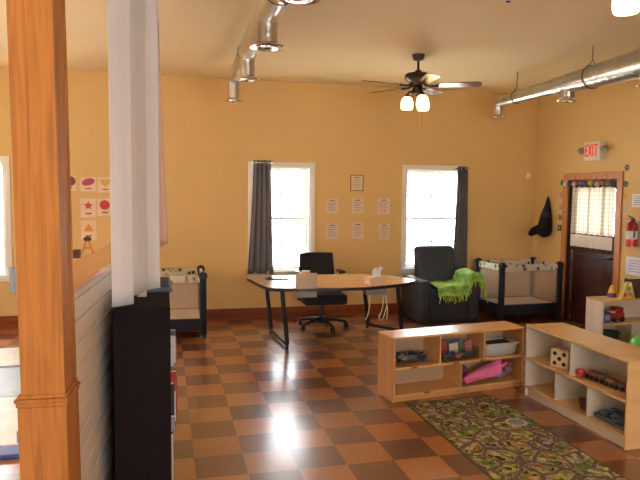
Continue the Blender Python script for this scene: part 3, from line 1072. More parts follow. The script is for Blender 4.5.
# ------------------------------------------------------------------ playpens
def playpen(label, loc, rz, L, Wd, hh):
    """origin at the near left corner"""
    t = thing('playpen', label, 'playpen', loc, rz, 'black framed playpens')
    pr_ = 0.042
    for x, y in ((0, 0), (L, 0), (L, Wd), (0, Wd)):
        p = MB().tube([(x, y, 0.03), (x, y, 0.06), (x, y, hh - 0.03), (x, y, hh)], [0.02, pr_, pr_, pr_ * 0.8], 14)
        p.blob((x, y, hh - 0.012), (0.11, 0.11, 0.10), 12, 8)
        po = p.build('corner_post', M['navy'], t)
        MB().lathe([(0.0, 0.0), (0.035, 0.0), (0.038, 0.015), (0.025, 0.045)], (x, y, 0), 14).build('foot', M['black_plastic'], po)
    for (x0, y0, x1, y1) in ((0, 0, L, 0), (L, 0, L, Wd), (L, Wd, 0, Wd), (0, Wd, 0, 0)):
        ln = math.hypot(x1 - x0, y1 - y0)
        a = math.atan2(y1 - y0, x1 - x0)
        cx, cy = (x0 + x1) / 2, (y0 + y1) / 2
        MB().box((cx, cy, hh - 0.045), (ln - 0.07, 0.034, 0.09), a).build('top_rail', M['band'], t, bevel=0.012, seg=3)
        MB().box((cx, cy, (0.24 + hh - 0.085) / 2), (ln - 0.075, 0.006, hh - 0.085 - 0.24), a).build('mesh_side', M['mesh'], t)
        MB().box((cx, cy, 0.17), (ln - 0.06, 0.026, 0.15), a).build('lower_skirt', M['navy'], t, bevel=0.008)
    MB().bb(0.03, L - 0.03, 0.03, Wd - 0.03, 0.19, 0.235).build('mattress', M['mattress'], t, bevel=0.012)
    MB().bb(0.05, L - 0.05, 0.05, Wd - 0.05, 0.12, 0.17).build('floor_panel', M['navy'], t)
    MB().tube([(L / 2, Wd / 2, 0.0), (L / 2, Wd / 2, 0.13)], 0.03, 10).build('centre_foot', M['black_plastic'], t)
    return t


playpen('black framed playpen with patterned trim in the right corner beside the door', (4.47, 7.765, 0), math.radians(1.5), 0.91, 0.64, 0.795)
playpen('black framed playpen with pale mesh standing left of the desk, partly behind the bookcase', (-0.53, 7.62, 0), math.radians(-1), 0.96, 0.72, 0.765)

# ------------------------------------------------------------------ toy shelf facing the camera
def shelf_unit(label, loc, rz, L, D, Hh, top_div, low_div, mt, mside, mback, zs, kick=0.05, edge=None):
    """open two-row shelf; origin = left front corner on the floor, +x along the front, +y to the back"""
    t = thing('toy_shelf', label, 'shelf', loc, rz, 'low open toy shelves')
    T_ = 0.019
    MB().bb(-0.004, L + 0.004, -0.004, D, Hh - 0.02, Hh).build('top', mt, t, bevel=0.004)
    for x in (0, L - T_):
        MB().bb(x, x + T_, 0, D, 0, Hh - 0.02).build('side_panel', mside, t, bevel=0.003)
    MB().bb(T_, L - T_, D - 0.012, D - 0.002, kick, Hh - 0.02).build('back_panel', mback, t)
    MB().bb(T_, L - T_, 0.0, D - 0.012, kick, kick + 0.02).build('bottom_board', mt, t, bevel=0.002)
    MB().bb(T_, L - T_, 0.02, 0.035, 0, kick).build('kick_board', mside, t)
    MB().bb(T_, L - T_, 0.0, D - 0.012, zs, zs + 0.02).build('shelf_board', mt, t, bevel=0.002)
    for x in top_div:
        MB().bb(x - 0.008, x + 0.008, 0.006, D - 0.012, zs + 0.02, Hh - 0.02).build('divider', mback if mside is not M['maple_side'] else mt, t)
    for x in low_div:
        MB().bb(x - 0.008, x + 0.008, 0.006, D - 0.012, kick + 0.02, zs).build('divider', mback if mside is not M['maple_side'] else mt, t)
    return t


c1 = Vector((1.842, 4.895, 0))
c1a = math.atan2(0.205, 1.352)
t = shelf_unit('maple two row toy shelf facing the camera, with pink toy and grey bin inside', c1, c1a, 1.35, 0.285, 0.555,
               (0.46, 0.92), (0.68,), M['maple'], M['maple_side'], M['back_panel'], 0.275, kick=0.045)
b = MB()
for x, z in ((0.2, 0.286), (0.33, 0.056), (0.62, 0.286), (0.9, 0.286)):
    b.blob((x, 0.0, z), (0.07, 0.006, 0.014), 12, 6)
b.build('edge_stickers', colour('brown_sticker', (110, 62, 36)), t)
R1 = Matrix.Rotation(c1a, 3, 'Z')


def on1(x, y, z):
    return tuple(c1 + R1 @ Vector((x, y, z)))


t = thing('toy_bag', 'clear bag of blue and grey toys in the upper left cubby of the maple shelf', 'toy bag', on1(0.24, 0.14, 0.2965), c1a)
rn = random.Random(4)
pc = [('steel_blue', (76, 92, 112)), ('pale_grey_toy', (160, 160, 156)), ('slate_toy', (60, 66, 78)), ('navy_toy', (44, 56, 84))]
b = MB()
ms = [colour(*c) for c in pc]
for i in range(26):
    b.cur = i % 4
    x, y = rn.uniform(-0.15, 0.15), rn.uniform(-0.07, 0.07)
    b.box((x, y, 0.022 + 0.05 * rn.random() * (1 - abs(x) / 0.2) + 0.01), (rn.uniform(0.03, 0.07), rn.uniform(0.03, 0.05), rn.uniform(0.025, 0.04)), rn.uniform(0, 3))
o = b.build('bagged_toys', ms, t, bevel=0.006)
o['kind'] = 'stuff'
MB().blob((0, 0, 0.055), (0.38, 0.20, 0.108), 20, 12, 0.03, 3).build('plastic_wrap', glassy('clear_plastic_wrap', (0.95, 0.96, 0.98), 0.10, 0.15), t)

t = thing('picture_bin', 'clear bin of bright picture books in the middle cubby of the maple shelf', 'book bin', on1(0.69, 0.13, 0.2965), c1a)
cl = [('book_red', (176, 62, 58)), ('book_teal', (72, 120, 116)), ('book_cream', (212, 200, 172)), ('book_blue', (84, 96, 140)), ('book_green', (96, 128, 84)), ('book_rose', (190, 120, 130))]
for i in range(6):
    MB().box((-0.13 + 0.052 * i, 0.02 * math.sin(2.3 * i), 0.085 + 0.012 * math.sin(3 * i)), (0.085, 0.012, 0.13 + 0.02 * math.sin(2 * i)), 0.25 * math.sin(1.7 * i), 0, 0.12 * math.sin(2.1 * i)).build('book', colour(*cl[i]), t)
for k in range(5):
    MB().blob((-0.12 + 0.06 * k, -0.055, 0.035 + 0.012 * (k % 2)), (0.07, 0.04, 0.055), 10, 6, 0.05, k).build('soft_toy', colour(*cl[(k * 2 + 1) % 6]), t)
b = MB()
b.bb(-0.19, 0.19, -0.095, 0.09, 0.0, 0.004).bb(-0.19, 0.19, -0.098, -0.095, 0, 0.10).bb(-0.19, 0.19, 0.09, 0.093, 0, 0.10).bb(-0.193, -0.19, -0.098, 0.093, 0, 0.10).bb(0.19, 0.193, -0.098, 0.093, 0, 0.10)
b.build('bin', glassy('clear_bin_plastic', (0.9, 0.9, 0.9), 0.08, 0.1), t)

t = thing('storage_bin', 'grey white plastic bin in the upper right cubby of the maple shelf', 'bin', on1(1.135, 0.12, 0.2995), c1a)
b = MB()
zt, w0, w1 = 0.115, 0.148, 0.160
for s in (-1, 1):
    b.add([(s * w0, -0.085, 0), (s * w0, 0.085, 0), (s * w1, 0.1, zt), (s * w1, -0.1, zt)], [(0, 1, 2, 3)])
    b.add([(-w0, s * 0.085, 0), (w0, s * 0.085, 0), (w1, s * 0.1, zt), (-w1, s * 0.1, zt)], [(0, 1, 2, 3)])
b.add([(-w0, -0.085, 0.0), (w0, -0.085, 0), (w0, 0.085, 0), (-w0, 0.085, 0)], [(0, 1, 2, 3)])
b.build('tub', M['grey_bin'], t, thick=0.004)
b = MB()
b.bb(-0.172, 0.172, -0.112, -0.1, zt - 0.012, zt + 0.003).bb(-0.172, 0.172, 0.1, 0.112, zt - 0.012, zt + 0.003).bb(-0.172, -0.160, -0.1, 0.1, zt - 0.012, zt + 0.003).bb(0.160, 0.172, -0.1, 0.1, zt - 0.012, zt + 0.003)
b.build('rim', M['grey_bin'], t, bevel=0.003)
b = MB().bb(-0.145, 0.145, -0.088, 0.088, 0.08, 0.105)
b.build('contents', colour('dark_contents', (70, 58, 52)), t, bevel=0.01)

t = thing('pink_dress', 'hot pink dress up cloth spilling in the lower right cubby of the maple shelf', 'dress', on1(0.98, 0.11, 0.0665), c1a)


def dress(u, v):
    x = -0.24 + 0.40 * u
    w = 0.05 + 0.075 * math.sin(PI * min(1, u * 1.0 + 0.12))
    y = -0.02 + (v - 0.5) * 2 * w * 0.6
    z = 0.016 + 0.145 * u ** 0.8 * (1 - 0.6 * abs(2 * v - 1) ** 2) + 0.012 * math.sin(16 * v + 5 * u) + 0.02 * math.sin(PI * v)
    return (x, y - 0.03, max(z, 0.008))


MB().grid(dress, 30, 20).build('skirt', M['pink'], t, thick=0.010)
MB().tube([(0.10, -0.04, 0.12), (0.17, -0.05, 0.125), (0.24, -0.04, 0.145)], [0.028, 0.022, 0.016], 10).build('sleeve', M['pink'], t)
t = thing('magenta_cloth', 'dark magenta cloth heap at the back left of the lower right cubby', 'cloth', on1(0.80, 0.205, 0.0665), c1a)
MB().blob((0, 0, 0.07), (0.17, 0.10, 0.14), 16, 10, 0.05, 5).build('heap', M['magenta'], t)
t = thing('plush_toy', 'grey mauve plush toy right of the pink dress on the maple shelf', 'plush toy', on1(1.175, 0.12, 0.0665), c1a)
b = MB().blob((0, 0, 0.04), (0.15, 0.11, 0.08), 14, 9, 0.04, 2)
b.build('body', M['mauve'], t)
MB().blob((0.075, -0.03, 0.08), (0.075, 0.07, 0.075), 12, 8).build('head', M['mauve'], t)
for s in (-1, 1):
    MB().blob((0.075 + s * 0.025, -0.03, 0.122), (0.022, 0.014, 0.045), 8, 6).build('ear', colour('plush_pink', (206, 130, 140)), t)

# ------------------------------------------------------------------ long toy shelf along the rug
c2 = Vector((3.05, 4.86, 0))
c2e = Vector((3.078, 3.63, 0))
c2a = math.atan2(c2e.y - c2.y, c2e.x - c2.x)
c2L = (c2e - c2).length
t = shelf_unit('pale maple toy shelf with cream cubbies along the right side of the rug', c2, c2a, c2L, 0.37, 0.63,
               (0.60,), (0.42, 0.81), M['maple_pale'], M['melamine'], M['melamine'], 0.325, kick=0.075)
MB().bb(c2L - 0.0185, c2L + 0.001, -0.003, 0.37, 0.0, 0.608).build('end_panel', M['maple_pale'], t, bevel=0.003)
R2 = Matrix.Rotation(c2a, 3, 'Z')


def on2(x, y, z):
    return tuple(c2 + R2 @ Vector((x, y, z)))


t = thing('dot_block', 'cream die with black dots in the far upper cubby of the pale shelf', 'toy block', on2(0.36, 0.12, 0.3465), c2a + 0.45)
MB().bb(-0.078, 0.078, -0.07, 0.07, 0, 0.152).build('cube', colour('cream_foam', (226, 206, 176)), t, bevel=0.012, seg=3)
b = MB()
for x, z in ((-0.04, 0.115), (0.04, 0.115), (0.0, 0.075), (0.04, 0.035), (-0.04, 0.035)):
    b.lathe([(0.0, -0.0725), (0.017, -0.0725), (0.017, -0.069)], (x, 0, z), 16, 'Y')
b.build('dots', colour('black_dot', (34, 30, 28)), t)
t = thing('yellow_toy', 'small yellow green toy beside the dotted block on the pale shelf', 'toy', on2(0.53, 0.10, 0.3465), c2a)
MB().lathe([(0.028, 0.0), (0.032, 0.03), (0.02, 0.06), (0.026, 0.08), (0.012, 0.10)], (0, 0, 0), 12).build('body', colour('yellow_green_toy', (170, 172, 60)), t)
MB().blob((0, 0, 0.105), (0.036, 0.036, 0.034), 10, 6).build('head', colour('cream_foam', (226, 206, 176)), t)
t = thing('train_toy', 'long dusky red toy train in the near upper cubby of the pale shelf', 'toy train', on2(0.875, 0.14, 0.3465), c2a + 0.06)
for i in range(5):
    x = -0.16 + 0.10 * i
    w = MB().bb(x - 0.043, x + 0.043, -0.035, 0.035, 0.018, 0.062 - 0.004 * i)
    wo = w.build('wagon', colour('dusky_red_%d' % (i % 2), ((140, 96, 90), (120, 94, 92))[i % 2]), t, bevel=0.008)
    for dx in (-0.026, 0.026):
        for s in (-1, 1):
            MB().lathe([(0.0, -0.006), (0.017, -0.006), (0.017, 0.006), (0.0, 0.006)], (x + dx, s * 0.038, 0.017), 12, 'Y').build('wheel', M['black_plastic'], wo)
t = thing('red_ball', 'small red ball at the divider in the near upper cubby of the pale shelf', 'ball', on2(0.66, 0.06, 0.3465), c2a)
MB().blob((0, 0, 0.035), (0.07, 0.07, 0.07), 16, 10).build('ball_skin', colour('ball_red', (190, 50, 56)), t)
MB().lathe([(0.0349, -0.004), (0.0356, 0.0), (0.0349, 0.004)], (0, 0, 0.035), 20).build('seam', colour('ball_seam', (150, 40, 46)), t)
t = thing('brown_basket', 'small dark brown basket in the middle lower cubby of the pale shelf', 'basket', on2(0.70, 0.10, 0.0985), c2a)
b = MB()
for i in range(6):
    b.lathe([(0.048 + 0.003 * i, 0.013 * i), (0.053 + 0.003 * i, 0.013 * i + 0.006), (0.049 + 0.003 * i, 0.013 * i + 0.013)], (0, 0, 0), 18)
b.build('wicker', colour('brown_wicker', (92, 56, 40)), t)
t = thing('puzzle_tray', 'blue grey puzzle tray heaped with pieces in the near lower cubby of the pale shelf', 'tray', on2(1.01, 0.16, 0.0965), c2a)
MB().bb(-0.16, 0.16, -0.11, 0.11, 0, 0.012).build('tray_base', colour('slate_tray', (84, 96, 108)), t, bevel=0.004)
b = MB().bb(-0.16, 0.16, -0.115, -0.105, 0.012, 0.035).bb(-0.16, 0.16, 0.105, 0.115, 0.012, 0.035).bb(-0.165, -0.155, -0.115, 0.115, 0.012, 0.035).bb(0.155, 0.165, -0.115, 0.115, 0.012, 0.035)
b.build('tray_rim', colour('slate_tray', (84, 96, 108)), t)
rn = random.Random(12)
b = MB()
for i in range(30):
    b.cur = i % 3
    b.box((rn.uniform(-0.13, 0.13), rn.uniform(-0.08, 0.08), rn.uniform(0.02, 0.06)), (0.05, 0.045, 0.012), rn.uniform(0, 3), rn.uniform(-.3, .3))
o = b.build('puzzle_pieces', [colour('piece_blue', (74, 110, 140)), colour('piece_grey', (120, 128, 126)), colour('piece_teal', (70, 116, 112))], t)
o['kind'] = 'stuff'

# ------------------------------------------------------------------ far shelf by the door
c3 = Vector((4.69, 5.98, 0))
t = shelf_unit('whitewashed toy shelf near the right wall with blocks on its top', c3, 0.05, 0.80, 0.27, 0.60, (), (0.42,), M['maple_pale'], M['white_panel'], M['melamine'], 0.315, kick=0.06)
t = thing('block_tower', 'colourful patterned wedge standing on top of the whitewashed shelf', 'toy block', (5.05, 6.065, 0.6015), 0.05)
b = MB()
b.add([(-0.085, -0.035, 0), (0.10, -0.035, 0), (0.055, -0.02, 0.185), (0.0, -0.02, 0.185), (-0.085, 0.035, 0), (0.10, 0.035, 0), (0.055, 0.02, 0.185), (0.0, 0.02, 0.185)],
      [(0, 1, 2, 3), (5, 4, 7, 6), (1, 5, 6, 2), (4, 0, 3, 7), (3, 2, 6, 7), (0, 4, 5, 1)])
b.build('wedge', colour('yellow_card', (214, 190, 70)), t, bevel=0.004)
sp = [(-0.04, 0.04, (196, 70, 60)), (0.03, 0.05, (70, 130, 180)), (0.02, 0.11, (80, 160, 120)), (0.06, 0.03, (224, 120, 60)), (0.035, 0.155, (240, 236, 220)), (0.0, 0.075, (230, 140, 160))]
for i, (x, z, c) in enumerate(sp):
    MB().lathe([(0.0, -0.006), (0.02, -0.006), (0.02, 0.004)], (x, -0.033 + z * 0.08, z), 14, 'Y').build('printed_spot', colour('spot_%d' % i, c), t)
t = thing('block_tower', 'yellow and red cone left of the patterned wedge on the whitewashed shelf', 'toy block', (4.965, 6.19, 0.6015))
MB().lathe([(0.055, 0.0), (0.055, 0.012), (0.04, 0.05)], (0, 0, 0), 16).build('cone_base', colour('cone_purple', (96, 60, 110)), t)
MB().lathe([(0.042, 0.045), (0.022, 0.115), (0.012, 0.135)], (0, 0, 0), 16).build('cone_tip', colour('cone_yellow', (226, 186, 50)), t)
t = thing('toy_truck', 'red toy truck with white roof in the upper bay of the whitewashed shelf', 'toy truck', (4.93, 6.09, 0.3365), 0.05)
MB().bb(-0.085, 0.10, -0.055, 0.055, 0.03, 0.105).build('body', colour('truck_red', (168, 36, 40)), t, bevel=0.012)
MB().bb(-0.02, 0.09, -0.05, 0.05, 0.105, 0.165).build('cab', colour('truck_red', (168, 36, 40)), t, bevel=0.015)
MB().bb(-0.09, -0.02, -0.05, 0.05, 0.105, 0.125).build('hood', colour('truck_white', (220, 210, 200)), t, bevel=0.006)
for x in (-0.05, 0.065):
    for s in (-1, 1):
        MB().lathe([(0, -0.012), (0.03, -0.012), (0.03, 0.012), (0, 0.012)], (x, s * 0.05, 0.03), 14, 'Y').build('wheel', M['black_plastic'], t)
t = thing('blue_block', 'blue block left of the red truck on the whitewashed shelf', 'toy block', (4.785, 6.07, 0.3365))
MB().bb(-0.045, 0.045, -0.05, 0.05, 0, 0.12).build('block', colour('block_blue', (58, 80, 140)), t, bevel=0.006)
MB().bb(-0.03, 0.03, -0.053, -0.05, 0.03, 0.09).build('face_print', colour('block_print', (150, 160, 190)), t)
t = thing('green_bin', 'dark green bin in the lower bay of the whitewashed shelf', 'bin', (4.86, 6.1, 0.0815), 0.05)
MB().lathe([(0.10, 0.0), (0.12, 0.13)], (0, 0, 0), 20).build('tub', colour('dark_green', (34, 66, 48)), t)
MB().lathe([(0.12, 0.125), (0.13, 0.13), (0.13, 0.14), (0.115, 0.14)], (0, 0, 0), 20).build('rim', colour('dark_green', (34, 66, 48)), t)
t = thing('brown_crate', 'dark brown wicker crate on the right part of the whitewashed shelf top', 'crate', (5.32, 6.14, 0.6015), 0.05)
b = MB()
for i in range(7):
    z = 0.004 + i * 0.027
    b.bb(-0.15, 0.15, -0.10, -0.085, z, z + 0.024).bb(-0.15, 0.15, 0.085, 0.10, z, z + 0.024).bb(-0.15, -0.135, -0.085, 0.085, z, z + 0.024).bb(0.135, 0.15, -0.085, 0.085, z, z + 0.024)
b.bb(-0.135, 0.135, -0.085, 0.085, 0.004, 0.02)
b.build('woven_sides', colour('dark_wicker', (72, 44, 32)), t, bevel=0.003)
for x in (-0.14, 0.14):
    for y in (-0.09, 0.09):
        MB().bb(x - 0.012, x + 0.012, y - 0.012, y + 0.012, 0.0, 0.20).build('corner_slat', colour('dark_wicker', (72, 44, 32)), t)

t = thing('play_ball', 'lime green ball on the floor between the two right hand shelves', 'ball', (4.80, 5.42, 0.0))
MB().blob((0, 0, 0.18), (0.36, 0.36, 0.36), 28, 18).build('ball_skin', M['ball'], t)
MB().lathe([(0.0, 0.356), (0.014, 0.359), (0.014, 0.362), (0.0, 0.362)], (0, 0, 0), 12).build('valve', M['white_frame'], t)

# ------------------------------------------------------------------ play rug
t = thing('play_rug', 'street map play rug with green and yellow blocks before the toy shelves', 'rug', (2.352, 3.70, 0))
MB().bb(-0.40, 0.40, -1.15, 1.165, 0.0, 0.008).build('printed_pile', M['rug'], t)
b = MB()
b.bb(-0.41, -0.40, -1.16, 1.175, 0, 0.009).bb(0.40, 0.41, -1.16, 1.175, 0, 0.009).bb(-0.40, 0.40, 1.165, 1.175, 0, 0.009).bb(-0.40, 0.40, -1.16, -1.15, 0, 0.009)
b.build('binding', M['rug_edge'], t)
MB().lathe([(0.0, 0.008), (0.062, 0.008), (0.062, 0.0092), (0.0, 0.0092)], (0.262, 0.56, 0), 28).build('printed_pond', M['rug_pond'], t)
MB().lathe([(0.062, 0.008), (0.084, 0.008), (0.084, 0.0088), (0.062, 0.0088)], (0.262, 0.56, 0), 28).build('printed_ring', M['rug_ring'], t)

# ------------------------------------------------------------------ black bookcase with books
BX0, BX1, BY0, BY1, BH = -0.262, 0.021, 3.30, 4.28, 1.165
t = thing('bookcase', 'tall espresso black bookcase seen end on beside the half wall', 'bookcase', (BX0, BY0, 0))
Lx, Ly = BX1 - BX0, BY1 - BY0
for y in (0, Ly - 0.02):
    MB().bb(0, Lx, y, y + 0.02, 0, BH).build('side_panel', M['dark_cabinet'], t, bevel=0.003)
for nm, z in (('bottom_board', 0.06), ('shelf_board', 0.42), ('shelf_board', 0.74), ('top', BH - 0.022)):
    MB().bb(0.006, Lx - 0.002, 0.02, Ly - 0.02, z, z + 0.02).build(nm, M['dark_cabinet'], t)
MB().bb(0.0, 0.006, 0.02, Ly - 0.02, 0.06, BH).build('back_panel', M['dark_cabinet'], t)
MB().bb(Lx - 0.03, Lx - 0.012, 0.02, Ly - 0.02, 0, 0.06).build('kick_board', M['dark_cabinet'], t)
books = [  # y, z0, height, thickness, out, colour, word
    (3.42, 0.08, 0.30, 0.03, 0.006, (206, 190, 186), 'pale pink', 'lowest'), (3.50, 0.08, 0.33, 0.03, 0.012, (206, 206, 212), 'silver grey', 'lowest'), (3.60, 0.08, 0.24, 0.03, 0.006, (60, 60, 70), 'dark grey', 'lowest'),
    (3.72, 0.08, 0.27, 0.03, 0.012, (70, 80, 110), 'dull blue', 'lowest'),
    (3.50, 0.44, 0.075, 0.03, 0.022, (150, 160, 176), 'pale blue', 'middle'), (3.57, 0.44, 0.24, 0.035, 0.020, (56, 50, 54), 'black', 'middle'), (3.64, 0.44, 0.17, 0.03, 0.028, (232, 230, 228), 'white', 'middle'),
    (3.74, 0.44, 0.26, 0.03, 0.036, (186, 54, 44), 'bright red', 'middle'), (3.82, 0.44, 0.19, 0.03, 0.040, (150, 64, 44), 'brick red', 'middle'),
    (3.66, 0.76, 0.11, 0.03, 0.020, (196, 204, 216), 'icy grey', 'top'), (3.72, 0.76, 0.155, 0.035, 0.030, (214, 208, 206), 'near white', 'top'), (3.79, 0.76, 0.13, 0.03, 0.036, (180, 130, 130), 'dusty rose', 'top'), (3.86, 0.76, 0.16, 0.03, 0.034, (110, 92, 106), 'plum', 'top')]
for y, z, hh, th, out, c, w, row in books:
    o = thing('book', '%s book standing on the %s shelf of the black bookcase' % (w, row), 'book', (BX1 + out, y, z + 0.0015), 0, 'books in the black bookcase')
    MB().bb(-0.19, 0.0, -th / 2, th / 2, 0, hh).build('cover', colour('cover_' + w.replace(' ', '_'), c), o, bevel=0.003)
    MB().bb(-0.192, -0.003, -th / 2 + 0.004, th / 2 - 0.004, hh, hh + 0.002).build('page_block', M['white_paper'], o)
t = thing('folded_cloth', 'folded blue grey cloth lying on top of the black bookcase', 'cloth', (-0.06, 4.0, BH))
for k in range(3):
    MB().bb(-0.11 + 0.01 * k, 0.10 - 0.012 * k, -0.22 + 0.01 * k, 0.2, 0.012 * k, 0.012 * (k + 1) - 0.001).build('fold', colour('blue_grey_cloth_%d' % k, ((70, 84, 112), (92, 104, 128), (60, 70, 96))[k]), t, bevel=0.005)
t = thing('small_carton', 'small tan carton on the black bookcase peeking out under the white drape', 'box', (-0.13, 3.66, BH))
MB().bb(-0.025, 0.025, -0.03, 0.03, 0, 0.035).build('carton', colour('tan_card', (206, 176, 140)), t, bevel=0.003)
MB().bb(-0.026, 0.026, -0.031, 0.031, 0.028, 0.037).build('lid', colour('white_card', (226, 216, 204)), t, bevel=0.002)

# ------------------------------------------------------------------ papers on the back wall
def wall_sheet(label, x0, x1, z0, z1, material, frame=False, group='sheets on the back wall'):
    t = thing('wall_sheet', label, 'paper sheet', ((x0 + x1) / 2, YB, (z0 + z1) / 2), 0, group)
    w, h_ = (x1 - x0) / 2, (z1 - z0) / 2
    MB().bb(-w, w, -0.006, 0.0, -h_, h_).build('sheet', material, t)
    MB().bb(-w * 0.42, w * 0.42, -0.0072, -0.006, h_ * 0.70, h_ * 0.80).build('heading', M['ink'], t)
    b = MB()
    for k in range(6):
        z = h_ * (0.45 - 0.22 * k)
        b.bb(-w * 0.72, w * (0.72 - 0.16 * (k % 3)), -0.007, -0.006, z - 0.004, z + 0.004)
    b.build('text_lines', M['ink_pale'], t)
    if frame:
        b = MB().bb(-w - 0.012, -w, -0.012, 0, -h_ - 0.012, h_ + 0.012).bb(w, w + 0.012, -0.012, 0, -h_ - 0.012, h_ + 0.012).bb(-w, w, -0.012, 0, h_, h_ + 0.012).bb(-w, w, -0.012, 0, -h_ - 0.012, -h_)
        b.build('sheet_frame', colour('thin_brown_frame', (132, 96, 64)), t)


wall_sheet('printed sheet in a thin brown frame, topmost alone of the seven between the windows', 2.565, 2.735, 1.80, 2.005, M['paper'], True)
wall_sheet('printed sheet left in the middle row between the windows', 2.205, 2.38, 1.465, 1.675, M['paper'])
wall_sheet('printed sheet directly under the framed sheet between the windows', 2.58, 2.755, 1.465, 1.685, M['paper'])
wall_sheet('pinkish bordered sheet right in the middle row between the windows', 2.965, 3.155, 1.46, 1.69, colour('pinkish_paper', (232, 200, 188)))
wall_sheet('printed sheet left in the lowest row between the windows', 2.205, 2.385, 1.105, 1.325, M['paper'])
wall_sheet('printed sheet centre in the lowest row, two below the framed sheet', 2.585, 2.76, 1.105, 1.34, M['paper'])
wall_sheet('printed sheet right in the lowest row beside the right hand window', 2.985, 3.16, 1.095, 1.325, M['paper'])


def shape_poster(label, x0, x1, z0, z1, shape, rgb):
    t = thing('shape_poster', label, 'poster', ((x0 + x1) / 2, YB, (z0 + z1) / 2), 0, 'shape posters left of the drape')
    w, h_ = (x1 - x0) / 2, (z1 - z0) / 2
    MB().bb(-w, w, -0.006, 0.0, -h_, h_).build('card', colour('poster_card', (232, 206, 178)), t)
    b = MB()
    r = 0.062
    if shape == 'star':
        pl = [((r if k % 2 == 0 else r * 0.42) * math.sin(PI * k / 5), (r if k % 2 == 0 else r * 0.42) * math.cos(PI * k / 5)) for k in range(10)]
    elif shape == 'triangle':
        pl = [(0, r), (-r, -r * 0.75), (r, -r * 0.75)]
    elif shape == 'oval':
        pl = [(1.25 * r * math.cos(a), 0.75 * r * math.sin(a) + 0.25 * r * math.cos(a)) for a in [2 * PI * k / 20 for k in range(20)]]
    elif shape == 'heart':
        pl = [(r * 0.062 * 16 * math.sin(a) ** 3, r * 0.062 * (13 * math.cos(a) - 5 * math.cos(2 * a) - 2 * math.cos(3 * a) - math.cos(4 * a))) for a in [2 * PI * k / 24 for k in range(24)]]
    else:
        pl = [(r * math.cos(a), r * math.sin(a)) for a in [2 * PI * k / 22 for k in range(22)]]
    n_ = len(pl)
    vs_ = [(p[0], -0.0085, p[1] + 0.03) for p in pl] + [(p[0], -0.005, p[1] + 0.03) for p in pl] + [(0, -0.0085, 0.03)]
    b.add(vs_, [(2 * n_, i, (i + 1) % n_) for i in range(n_)] + [(i, n_ + i, n_ + (i + 1) % n_, (i + 1) % n_) for i in range(n_)])
    b.build('printed_shape', colour('shape_' + shape, rgb), t)
    MB().bb(-w * 0.4, w * 0.4, -0.0075, -0.006, -h_ * 0.66, -h_ * 0.54).build('caption', M['ink'], t)


shape_poster('poster with a dark maroon circle nearest the oak column', -1.235, -1.115, 1.755, 1.935, 'circle', (130, 60, 72))
shape_poster('poster with a rose red oval, above the star poster', -1.06, -0.86, 1.745, 1.93, 'oval', (178, 62, 88))
shape_poster('poster with a pale gold heart beside the white drape', -0.845, -0.66, 1.735, 1.93, 'heart', (214, 178, 84))
shape_poster('poster with a red star, middle of its column', -1.06, -0.87, 1.41, 1.655, 'star', (196, 62, 66))
shape_poster('poster with a solid red circle half hidden by the white drape', -0.855, -0.67, 1.43, 1.655, 'circle2', (196, 48, 54))
shape_poster('poster with an orange triangle, lowest of the shape posters', -1.06, -0.87, 1.12, 1.37, 'triangle', (226, 150, 40))

t = thing('letter_stand', 'small wooden A frame with dark head standing on the half wall cap', 'toy', (-0.475, 4.18, 1.36))
b = MB()
b.tube([(-0.034, 0, 0.0), (-0.006, 0, 0.085)], 0.006, 8).tube([(0.034, 0, 0.0), (0.006, 0, 0.085)], 0.006, 8).tube([(-0.02, 0, 0.035), (0.02, 0, 0.035)], 0.005, 8)
b.build('frame', colour('light_wood', (204, 134, 62)), t)
MB().blob((0, 0, 0.092), (0.05, 0.03, 0.03), 10, 8).build('head', colour('dark_wood', (84, 52, 34)), t)
t = thing('wood_block', 'small dark brown block on the half wall cap beside the oak column', 'block', (-0.505, 3.92, 1.36), -PA)
MB().bb(-0.02, 0.02, -0.03, 0.03, 0, 0.05).build('block', colour('dark_brown_block', (98, 60, 42)), t, bevel=0.004)
MB().bb(-0.016, 0.016, -0.031, -0.03, 0.008, 0.042).build('face_inlay', colour('dark_inlay', (78, 46, 32)), t)

t = thing('hanging_towel', 'pale blue cloth hung below the left window at the column edge', 'towel', (-1.875, YB, 0.45))
MB().grid(lambda u, v: (-0.045 + 0.09 * u, -0.03 + 0.008 * math.sin(9 * u + 2 * v), 0.34 * v), 12, 8).build('cloth', colour('pale_blue_cloth', (176, 196, 220)), t, thick=0.005)
MB().tube([(-0.05, -0.03, 0.335), (0.05, -0.03, 0.335)], 0.006, 8).tube([(0, -0.03, 0.335), (0, 0.0, 0.335)], 0.005, 6).build('towel_hook', M['chrome'], t)

# ------------------------------------------------------------------ folding mat on the far left floor
t = thing('folding_mat', 'white and pale blue panelled floor mat with blue seams left of the oak column', 'play mat', (-1.85, 5.9, 0))
x0, x1 = -1.15, 0.98
for nm, y0, y1, m_ in (('white_panel', 0.76, 1.52, colour('mat_white', (238, 234, 228), 0.4)), ('pale_blue_panel', -0.26, 0.68, colour('mat_pale_blue', (190, 208, 226), 0.4)),
                       ('white_panel', -1.36, -0.27, colour('mat_white', (238, 234, 228), 0.4))):
    MB().bb(x0, x1, y0, y1, 0, 0.035).build(nm, m_, t, bevel=0.012, seg=3)
for y0, y1, c in ((0.685, 0.755, (48, 56, 120)), (-1.53, -1.365, (72, 92, 170))):
    MB().bb(x0, x1, y0, y1, 0, 0.034).build('blue_seam', colour('mat_blue_%d' % c[0], c, 0.45), t, bevel=0.006)

